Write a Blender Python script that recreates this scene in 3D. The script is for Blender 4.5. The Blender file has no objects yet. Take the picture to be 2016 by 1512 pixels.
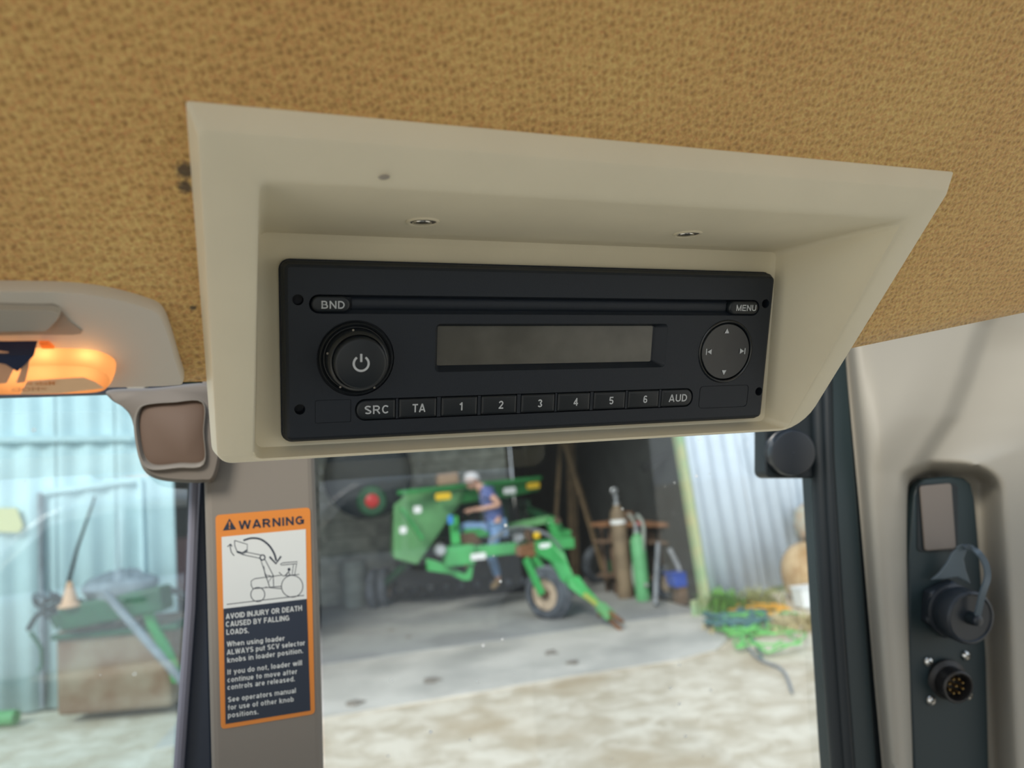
import bpy, bmesh, math, random
from mathutils import Vector, Matrix
random.seed(7)
V = Vector
S = bpy.context.scene
COL = S.collection
rad = math.radians

# ------------------------------------------------------------------ camera, sky, sun, exposure
FPX = 1515.0
CAM = V((0, 0, 1.85))
PITCH, ROLL = 7.0, -5.0
CR = (Matrix.Rotation(rad(90 + PITCH), 3, 'X') @ Matrix.Rotation(rad(ROLL), 3, 'Z'))
cd = bpy.data.cameras.new('camera'); co = bpy.data.objects.new('camera', cd); COL.objects.link(co)
co.matrix_world = Matrix.Translation(CAM) @ CR.to_4x4()
cd.sensor_width = 36; cd.lens = FPX / 2016 * 36
cd.clip_start = .01; cd.clip_end = 300
cd.dof.use_dof = True; cd.dof.focus_distance = .285; cd.dof.aperture_fstop = 11.5
S.camera = co

w = bpy.data.worlds.new('sky'); S.world = w; w.use_nodes = True
nt = w.node_tree; nt.nodes.clear()
wo = nt.nodes.new('ShaderNodeOutputWorld'); bg = nt.nodes.new('ShaderNodeBackground')
tc = nt.nodes.new('ShaderNodeTexCoord'); sx = nt.nodes.new('ShaderNodeSeparateXYZ')
rp = nt.nodes.new('ShaderNodeValToRGB')
nt.links.new(tc.outputs['Generated'], sx.inputs[0]); nt.links.new(sx.outputs[2], rp.inputs[0])
rp.color_ramp.elements[0].position = 0; rp.color_ramp.elements[0].color = (.86, .93, 1, 1)
rp.color_ramp.elements[1].position = .8; rp.color_ramp.elements[1].color = (.62, .78, 1, 1)
nt.links.new(rp.outputs[0], bg.inputs[0]); bg.inputs[1].default_value = 1.0
nt.links.new(bg.outputs[0], wo.inputs[0])

sd = bpy.data.lights.new('sun', 'SUN'); sd.energy = 2.55; sd.angle = rad(20); sd.color = (1, .94, .84)
so = bpy.data.objects.new('sun', sd); COL.objects.link(so)
so.rotation_euler = (rad(54), 0, rad(-20)); so.location = (0, 0, 30)

S.view_settings.view_transform = 'Standard'; S.view_settings.look = 'None'
S.view_settings.gamma = 1; S.view_settings.use_curve_mapping = False
S.view_settings.exposure = 0.3

# ------------------------------------------------------------------ coordinate helpers
def ray(px, py):
    return CR @ V(((px - 1008) / FPX, -(py - 756) / FPX, -1))
def at(px, py, d): return CAM + ray(px, py) * d
def gnd(px, py, z=0.0):
    r = ray(px, py); return CAM + r * ((z - CAM.z) / r.z)
def gd(px, py):           # distance along the view of a ground point
    return -CAM.z / ray(px, py).z
def hit(px, py, p0, n):
    r = ray(px, py); return CAM + r * ((p0 - CAM).dot(n) / r.dot(n))
# the radio's own frame (metres), x right, y up, z out of its face
RR = Matrix(((.93777748, .03937339, .3449973), (.02701435, .98226651, -.18553366), (-.34618438, .18330916, .92008376)))
RO = V((.01552543, .01199758, -.2779861))
MR = Matrix.Translation(CAM) @ CR.to_4x4() @ (Matrix.Translation(RO) @ RR.to_4x4())
MRI = MR.inverted()
def mm(x, y, z): return MR @ V((x / 1000, y / 1000, z / 1000))
TS = .575; TA = math.atan(TS)
QN = V((0, -math.sin(TA), math.cos(TA)))
def qz(y): return 5 + TS * (y + 27.7)          # housing opening plane, mm
def qp(x, y, off=0):
    return MR @ (V((x, y, qz(y))) / 1000 + QN * off / 1000)
QNW = (MR.to_3x3() @ QN).normalized()
def qhit(px, py, off=0): return hit(px, py, qp(0, 0, off), QNW)
def vplane(px, py, d, az):
    """vertical plane through a point, its horizontal direction az degrees right of +Y"""
    p = at(px, py, d); h = V((math.sin(rad(az)), math.cos(rad(az)), 0)); n = V((-h.y, h.x, 0))
    n = V((h.y, -h.x, 0))
    if n.dot(CAM - p) < 0: n = -n
    return p, n, h

# ------------------------------------------------------------------ materials
def mat(name, col, rough=.6, metal=0, noise=0, nscale=8, bump=0, bscale=60, spec=.5, col2=None, trans=0, emit=None, es=0, coat=0, subsurf=0, bdist=.001):
    m = bpy.data.materials.new(name); m.use_nodes = True
    N = m.node_tree.nodes; L = m.node_tree.links
    b = N['Principled BSDF']
    b.inputs['Base Color'].default_value = (*col, 1); b.inputs['Roughness'].default_value = rough
    b.inputs['Metallic'].default_value = metal; b.inputs['Specular IOR Level'].default_value = spec
    b.inputs['Coat Weight'].default_value = coat
    if emit: b.inputs['Emission Color'].default_value = (*emit, 1); b.inputs['Emission Strength'].default_value = es
    t = N.new('ShaderNodeTexCoord')
    if noise or col2:
        n = N.new('ShaderNodeTexNoise'); n.inputs['Scale'].default_value = nscale; n.inputs['Detail'].default_value = 6
        L.new(t.outputs['Object'], n.inputs['Vector'])
        mx = N.new('ShaderNodeMix'); mx.data_type = 'RGBA'
        c2 = col2 or tuple(c * (1 - noise) for c in col)
        r = N.new('ShaderNodeValToRGB'); r.color_ramp.elements[0].position = .38; r.color_ramp.elements[1].position = .62
        L.new(n.outputs['Fac'], r.inputs[0]); L.new(r.outputs[0], mx.inputs[0])
        mx.inputs[6].default_value = (*col, 1); mx.inputs[7].default_value = (*c2, 1)
        L.new(mx.outputs[2], b.inputs['Base Color'])
    if bump:
        n2 = N.new('ShaderNodeTexNoise'); n2.inputs['Scale'].default_value = bscale; n2.inputs['Detail'].default_value = 3
        L.new(t.outputs['Object'], n2.inputs['Vector'])
        bp = N.new('ShaderNodeBump'); bp.inputs['Strength'].default_value = bump; bp.inputs['Distance'].default_value = bdist
        L.new(n2.outputs['Fac'], bp.inputs['Height']); L.new(bp.outputs[0], b.inputs['Normal'])
    return m

def fabric_mat():
    m = bpy.data.materials.new('headliner_fabric'); m.use_nodes = True
    N = m.node_tree.nodes; L = m.node_tree.links; b = N['Principled BSDF']
    b.inputs['Roughness'].default_value = 1; b.inputs['Specular IOR Level'].default_value = .1
    b.inputs['Sheen Weight'].default_value = .25; b.inputs['Sheen Roughness'].default_value = .6
    t = N.new('ShaderNodeTexCoord')
    wn = N.new('ShaderNodeTexNoise'); wn.inputs['Scale'].default_value = 260; wn.inputs['Detail'].default_value = 2
    L.new(t.outputs['Object'], wn.inputs['Vector'])
    wm = N.new('ShaderNodeMix'); wm.data_type = 'RGBA'; wm.blend_type = 'LINEAR_LIGHT'; wm.inputs[0].default_value = .0009
    L.new(t.outputs['Object'], wm.inputs[6]); L.new(wn.outputs['Color'], wm.inputs[7])
    v = N.new('ShaderNodeTexVoronoi'); v.inputs['Scale'].default_value = 520; v.inputs['Randomness'].default_value = .42
    L.new(wm.outputs[2], v.inputs['Vector'])
    vr = N.new('ShaderNodeValToRGB'); vr.color_ramp.elements[0].position = .08; vr.color_ramp.elements[1].position = .62
    L.new(v.outputs['Distance'], vr.inputs[0])
    fn = N.new('ShaderNodeTexNoise'); fn.inputs['Scale'].default_value = 1050; fn.inputs['Detail'].default_value = 4; fn.inputs['Roughness'].default_value = .7
    L.new(t.outputs['Object'], fn.inputs['Vector'])
    big = N.new('ShaderNodeTexNoise'); big.inputs['Scale'].default_value = 14; big.inputs['Detail'].default_value = 3
    L.new(t.outputs['Object'], big.inputs['Vector'])
    m1 = N.new('ShaderNodeMix'); m1.data_type = 'RGBA'
    m1.inputs[6].default_value = (.49, .282, .088, 1); m1.inputs[7].default_value = (.74, .46, .165, 1)
    L.new(vr.outputs[0], m1.inputs[0])
    m2 = N.new('ShaderNodeMix'); m2.data_type = 'RGBA'; m2.blend_type = 'OVERLAY'; m2.inputs[0].default_value = .95
    L.new(m1.outputs[2], m2.inputs[6]); L.new(fn.outputs['Fac'], m2.inputs[7])
    m3 = N.new('ShaderNodeMix'); m3.data_type = 'RGBA'; m3.blend_type = 'OVERLAY'; m3.inputs[0].default_value = .25
    L.new(m2.outputs[2], m3.inputs[6]); L.new(big.outputs['Fac'], m3.inputs[7])
    # grease mark beside the housing's upper left corner, where the fabric is torn
    last = m3.outputs[2]
    for p, r0 in ((qp(-119.3, 49.5, -5), .0022), (qp(-119.6, 45.8, -5), .0017), (qp(-119.5, 14.5, -5), .0009)):
        sv = N.new('ShaderNodeVectorMath'); sv.operation = 'DISTANCE'; sv.inputs[1].default_value = p
        L.new(t.outputs['Object'], sv.inputs[0])
        ad = N.new('ShaderNodeMath'); ad.operation = 'MULTIPLY_ADD'; ad.inputs[1].default_value = .003; L.new(fn.outputs['Fac'], ad.inputs[0]); L.new(sv.outputs['Value'], ad.inputs[2])
        mr = N.new('ShaderNodeMapRange'); mr.inputs[1].default_value = r0 * .6 + .0015; mr.inputs[2].default_value = r0 * 1.3 + .0015; mr.inputs[3].default_value = .85; mr.inputs[4].default_value = 0
        L.new(ad.outputs[0], mr.inputs[0])
        mm_ = N.new('ShaderNodeMix'); mm_.data_type = 'RGBA'; mm_.inputs[7].default_value = (.06, .055, .045, 1)
        L.new(mr.outputs[0], mm_.inputs[0]); L.new(last, mm_.inputs[6]); last = mm_.outputs[2]
    L.new(last, b.inputs['Base Color'])
    ah = N.new('ShaderNodeMath'); ah.operation = 'MULTIPLY_ADD'; ah.inputs[1].default_value = .8
    L.new(vr.outputs[0], ah.inputs[0]); L.new(fn.outputs['Fac'], ah.inputs[2])
    bp = N.new('ShaderNodeBump'); bp.inputs['Strength'].default_value = .55; bp.inputs['Distance'].default_value = .0006
    L.new(ah.outputs[0], bp.inputs['Height']); L.new(bp.outputs[0], b.inputs['Normal'])
    return m

def glass_mat(name, refl, tint, dust, dscale):
    """thin pane: see-through, mirrors a little, a film of dust specks"""
    m = bpy.data.materials.new(name); m.use_nodes = True
    N = m.node_tree.nodes; L = m.node_tree.links; N.clear()
    o = N.new('ShaderNodeOutputMaterial'); tr = N.new('ShaderNodeBsdfTransparent'); tr.inputs[0].default_value = (*tint, 1)
    gl = N.new('ShaderNodeBsdfGlossy'); gl.inputs['Roughness'].default_value = .02
    df = N.new('ShaderNodeBsdfDiffuse'); df.inputs[0].default_value = (.85, .85, .82, 1)
    lw = N.new('ShaderNodeLayerWeight'); lw.inputs[0].default_value = .25
    ma = N.new('ShaderNodeMath'); ma.operation = 'MULTIPLY_ADD'; ma.inputs[1].default_value = .25; ma.inputs[2].default_value = refl
    L.new(lw.outputs['Fresnel'], ma.inputs[0])
    m1 = N.new('ShaderNodeMixShader'); L.new(ma.outputs[0], m1.inputs[0]); L.new(tr.outputs[0], m1.inputs[1]); L.new(gl.outputs[0], m1.inputs[2])
    t = N.new('ShaderNodeTexCoord'); v = N.new('ShaderNodeTexVoronoi'); v.inputs['Scale'].default_value = dscale
    L.new(t.outputs['Object'], v.inputs['Vector'])
    n = N.new('ShaderNodeTexNoise'); n.inputs['Scale'].default_value = 9; L.new(t.outputs['Object'], n.inputs['Vector'])
    mr = N.new('ShaderNodeMapRange'); mr.inputs[1].default_value = .07; mr.inputs[2].default_value = .10; mr.inputs[3].default_value = 1; mr.inputs[4].default_value = 0
    L.new(v.outputs['Distance'], mr.inputs[0])
    nr = N.new('ShaderNodeMapRange'); nr.inputs[1].default_value = .5; nr.inputs[2].default_value = .62; L.new(n.outputs['Fac'], nr.inputs[0])
    mu = N.new('ShaderNodeMath'); mu.operation = 'MULTIPLY'; L.new(mr.outputs[0], mu.inputs[0]); L.new(nr.outputs[0], mu.inputs[1])
    mx = N.new('ShaderNodeMath'); mx.operation = 'MAXIMUM'; mx.inputs[1].default_value = dust; 
    mu2 = N.new('ShaderNodeMath'); mu2.operation = 'MULTIPLY'; mu2.inputs[1].default_value = .6; L.new(mu.outputs[0], mu2.inputs[0]); L.new(mu2.outputs[0], mx.inputs[0])
    m2 = N.new('ShaderNodeMixShader'); L.new(mx.outputs[0], m2.inputs[0]); L.new(m1.outputs[0], m2.inputs[1]); L.new(df.outputs[0], m2.inputs[2])
    L.new(m2.outputs[0], o.inputs[0])
    return m

def ground_mat(name, c1, c2, c3, s1, s2, bump=.4):
    m = bpy.data.materials.new(name); m.use_nodes = True
    N = m.node_tree.nodes; L = m.node_tree.links; b = N['Principled BSDF']; b.inputs['Roughness'].default_value = .95
    b.inputs['Specular IOR Level'].default_value = .15
    t = N.new('ShaderNodeTexCoord')
    n1 = N.new('ShaderNodeTexNoise'); n1.inputs['Scale'].default_value = s1; n1.inputs['Detail'].default_value = 8; n1.inputs['Roughness'].default_value = .62; n1.inputs['Distortion'].default_value = .6
    n2 = N.new('ShaderNodeTexNoise'); n2.inputs['Scale'].default_value = s2; n2.inputs['Detail'].default_value = 5
    for n in (n1, n2): L.new(t.outputs['Object'], n.inputs['Vector'])
    r1 = N.new('ShaderNodeValToRGB'); r1.color_ramp.elements[0].position = .40; r1.color_ramp.elements[1].position = .60
    r2 = N.new('ShaderNodeValToRGB'); r2.color_ramp.elements[0].position = .50; r2.color_ramp.elements[1].position = .72
    L.new(n1.outputs['Fac'], r1.inputs[0]); L.new(n2.outputs['Fac'], r2.inputs[0])
    a = N.new('ShaderNodeMix'); a.data_type = 'RGBA'; a.inputs[6].default_value = (*c1, 1); a.inputs[7].default_value = (*c2, 1); L.new(r1.outputs[0], a.inputs[0])
    c = N.new('ShaderNodeMix'); c.data_type = 'RGBA'; c.inputs[7].default_value = (*c3, 1); L.new(a.outputs[2], c.inputs[6]); L.new(r2.outputs[0], c.inputs[0])
    L.new(c.outputs[2], b.inputs['Base Color'])
    bp = N.new('ShaderNodeBump'); bp.inputs['Strength'].default_value = bump; bp.inputs['Distance'].default_value = .03
    L.new(n1.outputs['Fac'], bp.inputs['Height']); L.new(bp.outputs[0], b.inputs['Normal'])
    return m

FAB = fabric_mat()
BEIGE = mat('beige_plastic', (.80, .735, .555), .48, bump=.10, bscale=2500, noise=.04, nscale=30, bdist=.0003)
PANELB = mat('dome_panel_plastic', (.62, .58, .50), .5, bump=.1, bscale=1500, bdist=.0003)
BEIGE2 = mat('beige_trim_plastic', (.345, .318, .262), .55, bump=.1, bscale=1500, bdist=.0003)
PILLAR = mat('pillar_plastic', (.19, .165, .135), .6, bump=.1, bscale=1500, bdist=.0003)
PADBR = mat('brown_pad', (.125, .078, .052), .7, bump=.1, bscale=1500, bdist=.0003)
GREYPL = mat('grey_plastic', (.34, .31, .26), .5)
BLK = mat('radio_black', (.012, .017, .025), .50, bump=.25, bscale=3500, bdist=.0002, spec=.4)
BLKS = mat('radio_gloss_black', (.012, .015, .018), .25, spec=.6)
BTN = mat('button_black', (.011, .015, .019), .4, spec=.45)
HOLE = mat('dark_hole', (.002, .002, .003), .9, spec=0)
LCD = mat('display_grey', (.125, .122, .105), .22, noise=.25, nscale=60)
INK = mat('pale_print', (.55, .58, .60), .6)
CHROME = mat('screw_steel', (.75, .74, .70), .22, 1)
BRASS = mat('brass_pin', (.65, .45, .18), .3, 1)
RUB = mat('black_rubber', (.010, .015, .018), .45, spec=.4)
FRAME = mat('dark_window_frame', (.016, .030, .034), .40)
PLATE = mat('dark_plate', (.012, .026, .030), .5)
CAPB = mat('connector_cap_black', (.020, .026, .034), .35)
STRAP = mat('grey_strap', (.10, .13, .15), .3)
ORG = mat('decal_orange', (.62, .20, .025), .45)
WHT = mat('decal_white', (.60, .61, .58), .45)
DBL = mat('decal_dark', (.010, .018, .035), .45)
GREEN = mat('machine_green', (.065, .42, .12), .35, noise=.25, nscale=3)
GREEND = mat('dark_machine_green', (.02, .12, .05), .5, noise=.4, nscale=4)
GREENF = mat('faded_green', (.16, .42, .17), .6, noise=.2, nscale=3)
YEL = mat('yellow', (.85, .55, .01), .4)
TYRE = mat('dusty_tyre', (.10, .115, .14), .85, noise=.4, nscale=9)
TYREL = mat('dusty_tread', (.20, .22, .26), .9, noise=.3, nscale=9)
RIM = mat('rusty_cream_rim', (.50, .40, .30), .7, noise=.4, nscale=8)
DARKM = mat('dark_steel', (.010, .012, .014), .6, noise=.4, nscale=6)
RUST = mat('rust', (.26, .12, .055), .9, noise=.5, nscale=5)
BROWN = mat('brown_steel', (.16, .10, .065), .85, noise=.4, nscale=5)
WOOD = mat('weathered_timber', (.17, .115, .06), .9, noise=.4, nscale=4)
SILV = mat('bare_metal', (.55, .57, .60), .35, .8)
WHITE = mat('white_paint', (.80, .82, .83), .4)
BLUE = mat('blue_paint', (.02, .08, .45), .45)
LBLUE = mat('light_blue', (.05, .25, .75), .45)
REDM = mat('red_paint', (.55, .03, .03), .4)
TIN = mat('painted_tin', (.68, .79, .93), .5, noise=.10, nscale=2.2)
TINL = mat('painted_tin_pale', (.66, .82, .86), .55, noise=.12, nscale=2.0)
MOSS = mat('mossy_post', (.26, .42, .24), .9, col2=(.46, .44, .24), nscale=3)
GREYW = mat('reflection_grey', (.60, .61, .53), .95, noise=.35, nscale=5)  # grey of the window reflection, put into a solid colour
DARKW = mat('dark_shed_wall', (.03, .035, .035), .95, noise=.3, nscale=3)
TANK = mat('tan_tank', (.36, .21, .09), .55, col2=(.55, .39, .22), nscale=5)
RUSTW = mat('rusty_white_drum', (.55, .38, .26), .8, col2=(.45, .5, .44), nscale=9)
CARW = mat('car_white', (.82, .84, .86), .3, coat=.4)
CARG = mat('car_glass', (.10, .12, .13), .15)
TARP = mat('grey_tarp', (.28, .30, .33), .8, noise=.3, nscale=6)
SKIN = mat('skin', (.62, .36, .27), .6)
SHIRT = mat('blue_shirt', (.13, .17, .42), .9, noise=.15, nscale=20)
JEANS = mat('blue_jeans', (.22, .36, .62), .9, noise=.2, nscale=15)
CAPW = mat('white_cap', (.75, .75, .80), .8)
BOOT = mat('tan_boot', (.40, .26, .13), .8)
HAIR = mat('brown_hair', (.06, .04, .025), .9)
DRUM = mat('grey_drum', (.42, .46, .42), .7, noise=.2, nscale=5)
GCYL = mat('green_cylinder', (.16, .48, .22), .5, noise=.2, nscale=4)
BCYL = mat('brown_cylinder', (.27, .20, .13), .7, noise=.35, nscale=4)
LEAF = mat('leaf_green', (.14, .38, .04), .7, col2=(.05, .22, .04), nscale=5)
LEAFD = mat('leaf_dark', (.02, .07, .025), .8, col2=(.05, .12, .04), nscale=5)
HGRN = mat('bright_green_hose', (.16, .55, .14), .5)
HORG = mat('orange_hose', (.80, .38, .03), .5)
HBLU = mat('dark_teal_hose', (.05, .15, .16), .6)
CARDB = mat('cardboard', (.50, .33, .22), .9)
GRAVEL = ground_mat('pale_gravel', (.52, .44, .33), (.72, .645, .53), (.46, .36, .24), 3.4, 1.1, .35)
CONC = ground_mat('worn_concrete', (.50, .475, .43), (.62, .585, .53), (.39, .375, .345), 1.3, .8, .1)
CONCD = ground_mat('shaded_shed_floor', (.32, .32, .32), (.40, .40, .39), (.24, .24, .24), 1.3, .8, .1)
GLASS1 = glass_mat('rear_window_glass', .035, (.95, .975, .97), .006, 75)
GLASS2 = glass_mat('side_window_glass', .13, (.84, .95, .97), .02, 60)
# amber lens
AMB = bpy.data.materials.new('amber_lens'); AMB.use_nodes = True
_N = AMB.node_tree.nodes; _L = AMB.node_tree.links; _N.clear()
_o = _N.new('ShaderNodeOutputMaterial'); _t = _N.new('ShaderNodeBsdfTranslucent'); _t.inputs[0].default_value = (1, .62, .33, 1)
_g = _N.new('ShaderNodeBsdfPrincipled'); _g.inputs['Base Color'].default_value = (.95, .50, .20, 1); _g.inputs['Roughness'].default_value = .2
_tr = _N.new('ShaderNodeBsdfTransparent'); _tr.inputs[0].default_value = (1, .60, .25, 1)
_m = _N.new('ShaderNodeMixShader'); _m.inputs[0].default_value = .35; _L.new(_t.outputs[0], _m.inputs[1]); _L.new(_g.outputs[0], _m.inputs[2])
_m2 = _N.new('ShaderNodeMixShader'); _m2.inputs[0].default_value = .25; _L.new(_m.outputs[0], _m2.inputs[1]); _L.new(_tr.outputs[0], _m2.inputs[2])
_L.new(_m2.outputs[0], _o.inputs[0])

# ------------------------------------------------------------------ mesh building
WL = {}
def tag(o, label=None, cat=None, group=None, kind=None):
    if label: o['label'] = label
    if cat: o['category'] = cat
    if group: o['group'] = group
    if kind: o['kind'] = kind
    return o
def thing(name, loc, label, cat, group=None, kind=None):
    o = bpy.data.objects.new(name, None); COL.objects.link(o); o.location = loc; WL[o.name] = V(loc)
    o.empty_display_size = .02
    return tag(o, label, cat, group, kind)
def orth(d):
    d = d.normalized(); a = V((0, 0, 1)) if abs(d.z) < .9 else V((1, 0, 0))
    x = a.cross(d).normalized(); return x, d.cross(x).normalized(), d
class B:
    def __init__(s): s.bm = bmesh.new()
    def face(s, vs):
        try: return s.bm.faces.new(vs)
        except ValueError: return None
    def loops(s, Ls, cap0=False, cap1=False, closed=True):
        R = [[s.bm.verts.new(p) for p in l] for l in Ls]
        n = len(R[0])
        for a, b in zip(R, R[1:]):
            for i in range(n if closed else n - 1):
                j = (i + 1) % n; s.face((a[i], a[j], b[j], b[i]))
        if cap0: s.face(list(reversed(R[0])))
        if cap1: s.face(R[-1])
        return s
    def prism(s, pts, vec, centre=False):
        pts = [V(p) for p in pts]; vec = V(vec)
        if centre: pts = [p - vec / 2 for p in pts]
        return s.loops([pts, [p + vec for p in pts]], True, True)
    def hex8(s, a, b): return s.loops([a, b], True, True)
    def box(s, c, size, X=V((1, 0, 0)), Y=V((0, 1, 0)), Z=V((0, 0, 1))):
        c = V(c); x, y, z = X * size[0] / 2, Y * size[1] / 2, Z * size[2] / 2
        return s.loops([[c - x - y - z, c + x - y - z, c + x + y - z, c - x + y - z], [c - x - y + z, c + x - y + z, c + x + y + z, c - x + y + z]], True, True)
    def beam(s, p, q, w, h=None, up=V((0, 0, 1)), w2=None, h2=None):
        p, q = V(p), V(q); h = h or w; d = (q - p).normalized()
        x = d.cross(up)
        x = x.normalized() if x.length > 1e-3 else orth(d)[0]
        y = x.cross(d).normalized(); w2 = w2 or w; h2 = h2 or h
        L = []
        for c, a, b in ((p, w, h), (q, w2, h2)):
            L.append([c - x * a / 2 - y * b / 2, c + x * a / 2 - y * b / 2, c + x * a / 2 + y * b / 2, c - x * a / 2 + y * b / 2])
        return s.loops(L, True, True)
    def lathe(s, p, ax, prof, n=24, ph=0, cap=True):
        x, y, z = orth(V(ax)); p = V(p)
        Ls = [[p + (x * math.cos(ph + 2 * math.pi * i / n) + y * math.sin(ph + 2 * math.pi * i / n)) * r + z * h for i in range(n)] for r, h in prof]
        return s.loops(Ls, cap, cap)
    def cyl(s, p, q, r, r2=None, n=16):
        p, q = V(p), V(q); return s.lathe(p, q - p, [(r, 0), (r if r2 is None else r2, (q - p).length)], n)
    def tube(s, pts, r, n=8, r1=None):
        pts = [V(p) for p in pts]; Ls = []; x = None
        for i, p in enumerate(pts):
            d = (pts[min(i + 1, len(pts) - 1)] - pts[max(i - 1, 0)]).normalized()
            if x is None: x = orth(d)[0]
            x = (x - d * x.dot(d)).normalized(); y = d.cross(x)
            rr = r if r1 is None else r + (r1 - r) * i / (len(pts) - 1)
            Ls.append([p + (x * math.cos(2 * math.pi * k / n) + y * math.sin(2 * math.pi * k / n)) * rr for k in range(n)])
        return s.loops(Ls, True, True)
    def torus(s, c, ax, R, r, n=32, k=10, sx=1):
        x, y, z = orth(V(ax)); Ls = []
        for i in range(n + 1):
            a = 2 * math.pi * i / n; o = x * math.cos(a) + y * math.sin(a)
            Ls.append([V(c) + o * (R + r * math.cos(t)) + z * r * sx * math.sin(t) for t in [2 * math.pi * j / k for j in range(k)]])
        return s.loops(Ls)
    def ball(s, c, r, n=16, sc=(1, 1, 1)):
        g = bmesh.ops.create_uvsphere(s.bm, u_segments=n, v_segments=max(6, n // 2), radius=r)
        for v in g['verts']: v.co = V(c) + V((v.co.x * sc[0], v.co.y * sc[1], v.co.z * sc[2]))
        return s
    def grid(s, P, keep=None):
        R = [[s.bm.verts.new(p) for p in row] for row in P]
        for i in range(len(R) - 1):
            for j in range(len(R[0]) - 1):
                if keep is None or keep(i, j): s.face((R[i][j], R[i][j + 1], R[i + 1][j + 1], R[i + 1][j]))
        return s
    def build(s, name, m, parent=None, smooth=False, bevel=0, seg=2, solid=0, auto=35, sub=0, loc=None):
        bm = s.bm; bmesh.ops.remove_doubles(bm, verts=bm.verts, dist=1e-6)
        bmesh.ops.recalc_face_normals(bm, faces=bm.faces)
        if parent is not None: base = WL[parent.name]
        elif loc is not None: base = V(loc)
        else:
            xs = [v.co for v in bm.verts]
            base = V(((min(c.x for c in xs) + max(c.x for c in xs)) / 2, (min(c.y for c in xs) + max(c.y for c in xs)) / 2, min(c.z for c in xs)))
        bmesh.ops.translate(bm, verts=bm.verts, vec=-base)
        me = bpy.data.meshes.new(name); bm.to_mesh(me); bm.free()
        o = bpy.data.objects.new(name, me); COL.objects.link(o); me.materials.append(m)
        if parent is not None: o.parent = parent
        else: o.location = base
        WL[o.name] = base
        if solid: md = o.modifiers.new('solid', 'SOLIDIFY'); md.thickness = solid; md.offset = 0
        if bevel:
            md = o.modifiers.new('bevel', 'BEVEL'); md.width = bevel; md.segments = seg; md.limit_method = 'ANGLE'; md.angle_limit = rad(32)
        if sub: md = o.modifiers.new('sub', 'SUBSURF'); md.levels = sub; md.render_levels = sub
        if smooth:
            for p in me.polygons: p.use_smooth = True
            try: me.set_sharp_from_angle(angle=rad(auto))
            except Exception: pass
        return o
def rr(x0, x1, y0, y1, r, k=5):
    """rounded rectangle, r = one radius or (bl, br, tr, tl)"""
    if not isinstance(r, (tuple, list)): r = (r,) * 4
    out = []
    for (cx, cy, sx_, sy_, a0), q in zip(((x0, y0, 1, 1, 180), (x1, y0, -1, 1, 270), (x1, y1, -1, -1, 0), (x0, y1, 1, -1, 90)), r):
        for i in range(k + 1):
            a = rad(a0 + 90 * i / k); out.append((cx + sx_ * q + q * math.cos(a), cy + sy_ * q + q * math.sin(a)))
    return out
def smoothpts(pts, n=6, closed=True):
    """Catmull-Rom through 2-D or 3-D points"""
    P = [V(p) for p in pts]; N = len(P); out = []
    for i in range(N if closed else N - 1):
        g = lambda k: P[k % N] if closed else P[max(0, min(N - 1, k))]
        a, b, c, d = g(i - 1), g(i), g(i + 1), g(i + 2)
        for j in range(n):
            t = j / n
            out.append(.5 * ((2 * b) + (-a + c) * t + (2 * a - 5 * b + 4 * c - d) * t * t + (-a + 3 * b - 3 * c + d) * t ** 3))
    if not closed: out.append(P[-1])
    return out
def text_mesh(txt, bold=.02):
    cu = bpy.data.curves.new('txt', 'FONT'); cu.body = txt; cu.size = 1; cu.offset = bold; cu.resolution_u = 3
    ob = bpy.data.objects.new('txt', cu); COL.objects.link(ob)
    dg = bpy.context.evaluated_depsgraph_get(); dg.update()
    me = bpy.data.meshes.new_from_object(ob.evaluated_get(dg))
    bpy.data.objects.remove(ob); bpy.data.curves.remove(cu)
    return me
_capref = None
def text(name, txt, o, xv, yv, nrm, m, parent, thick=.0001, bold=.02):
    """flat lettering: o = lower left, xv = its full width vector, yv = cap height vector, raised along nrm"""
    global _capref
    if _capref is None:
        t = text_mesh('H', 0); _capref = max(v.co.y for v in t.vertices); bpy.data.meshes.remove(t)
    me = text_mesh(txt, bold)
    x0 = min(v.co.x for v in me.vertices); x1 = max(v.co.x for v in me.vertices)
    base = WL[parent.name]
    for v in me.vertices: v.co = V(o) + V(xv) * ((v.co.x - x0) / (x1 - x0)) + V(yv) * (v.co.y / _capref) + V(nrm) * thick - base
    me.materials.append(m); ob = bpy.data.objects.new(name, me); COL.objects.link(ob); ob.parent = parent; WL[ob.name] = base
    return ob
def struct(o, label, cat=None): o['kind'] = 'structure'; o['label'] = label; o['category'] = cat or 'structure'; return o

# ================================================================== SETTING OUTSIDE
B().grid([[V((x, y, 0)) for x in (-60, -20, -8, 0, 8, 20, 60)] for y in (-60, -20, -6, 0, 6, 14, 30, 80)]).build('gravel_ground', GRAVEL, loc=(0, 0, 0))
struct(bpy.data.objects['gravel_ground'], 'pale tan gravel yard in front of the shed', 'ground')

Jm = gnd(1392, 1213); Lw = gnd(95, 1400)
sx_ = (Jm - Lw).normalized(); sy_ = V((-sx_.y, sx_.x, 0))
if sy_.y < 0: sy_ = -sy_
UZ = V((0, 0, 1))
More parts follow.
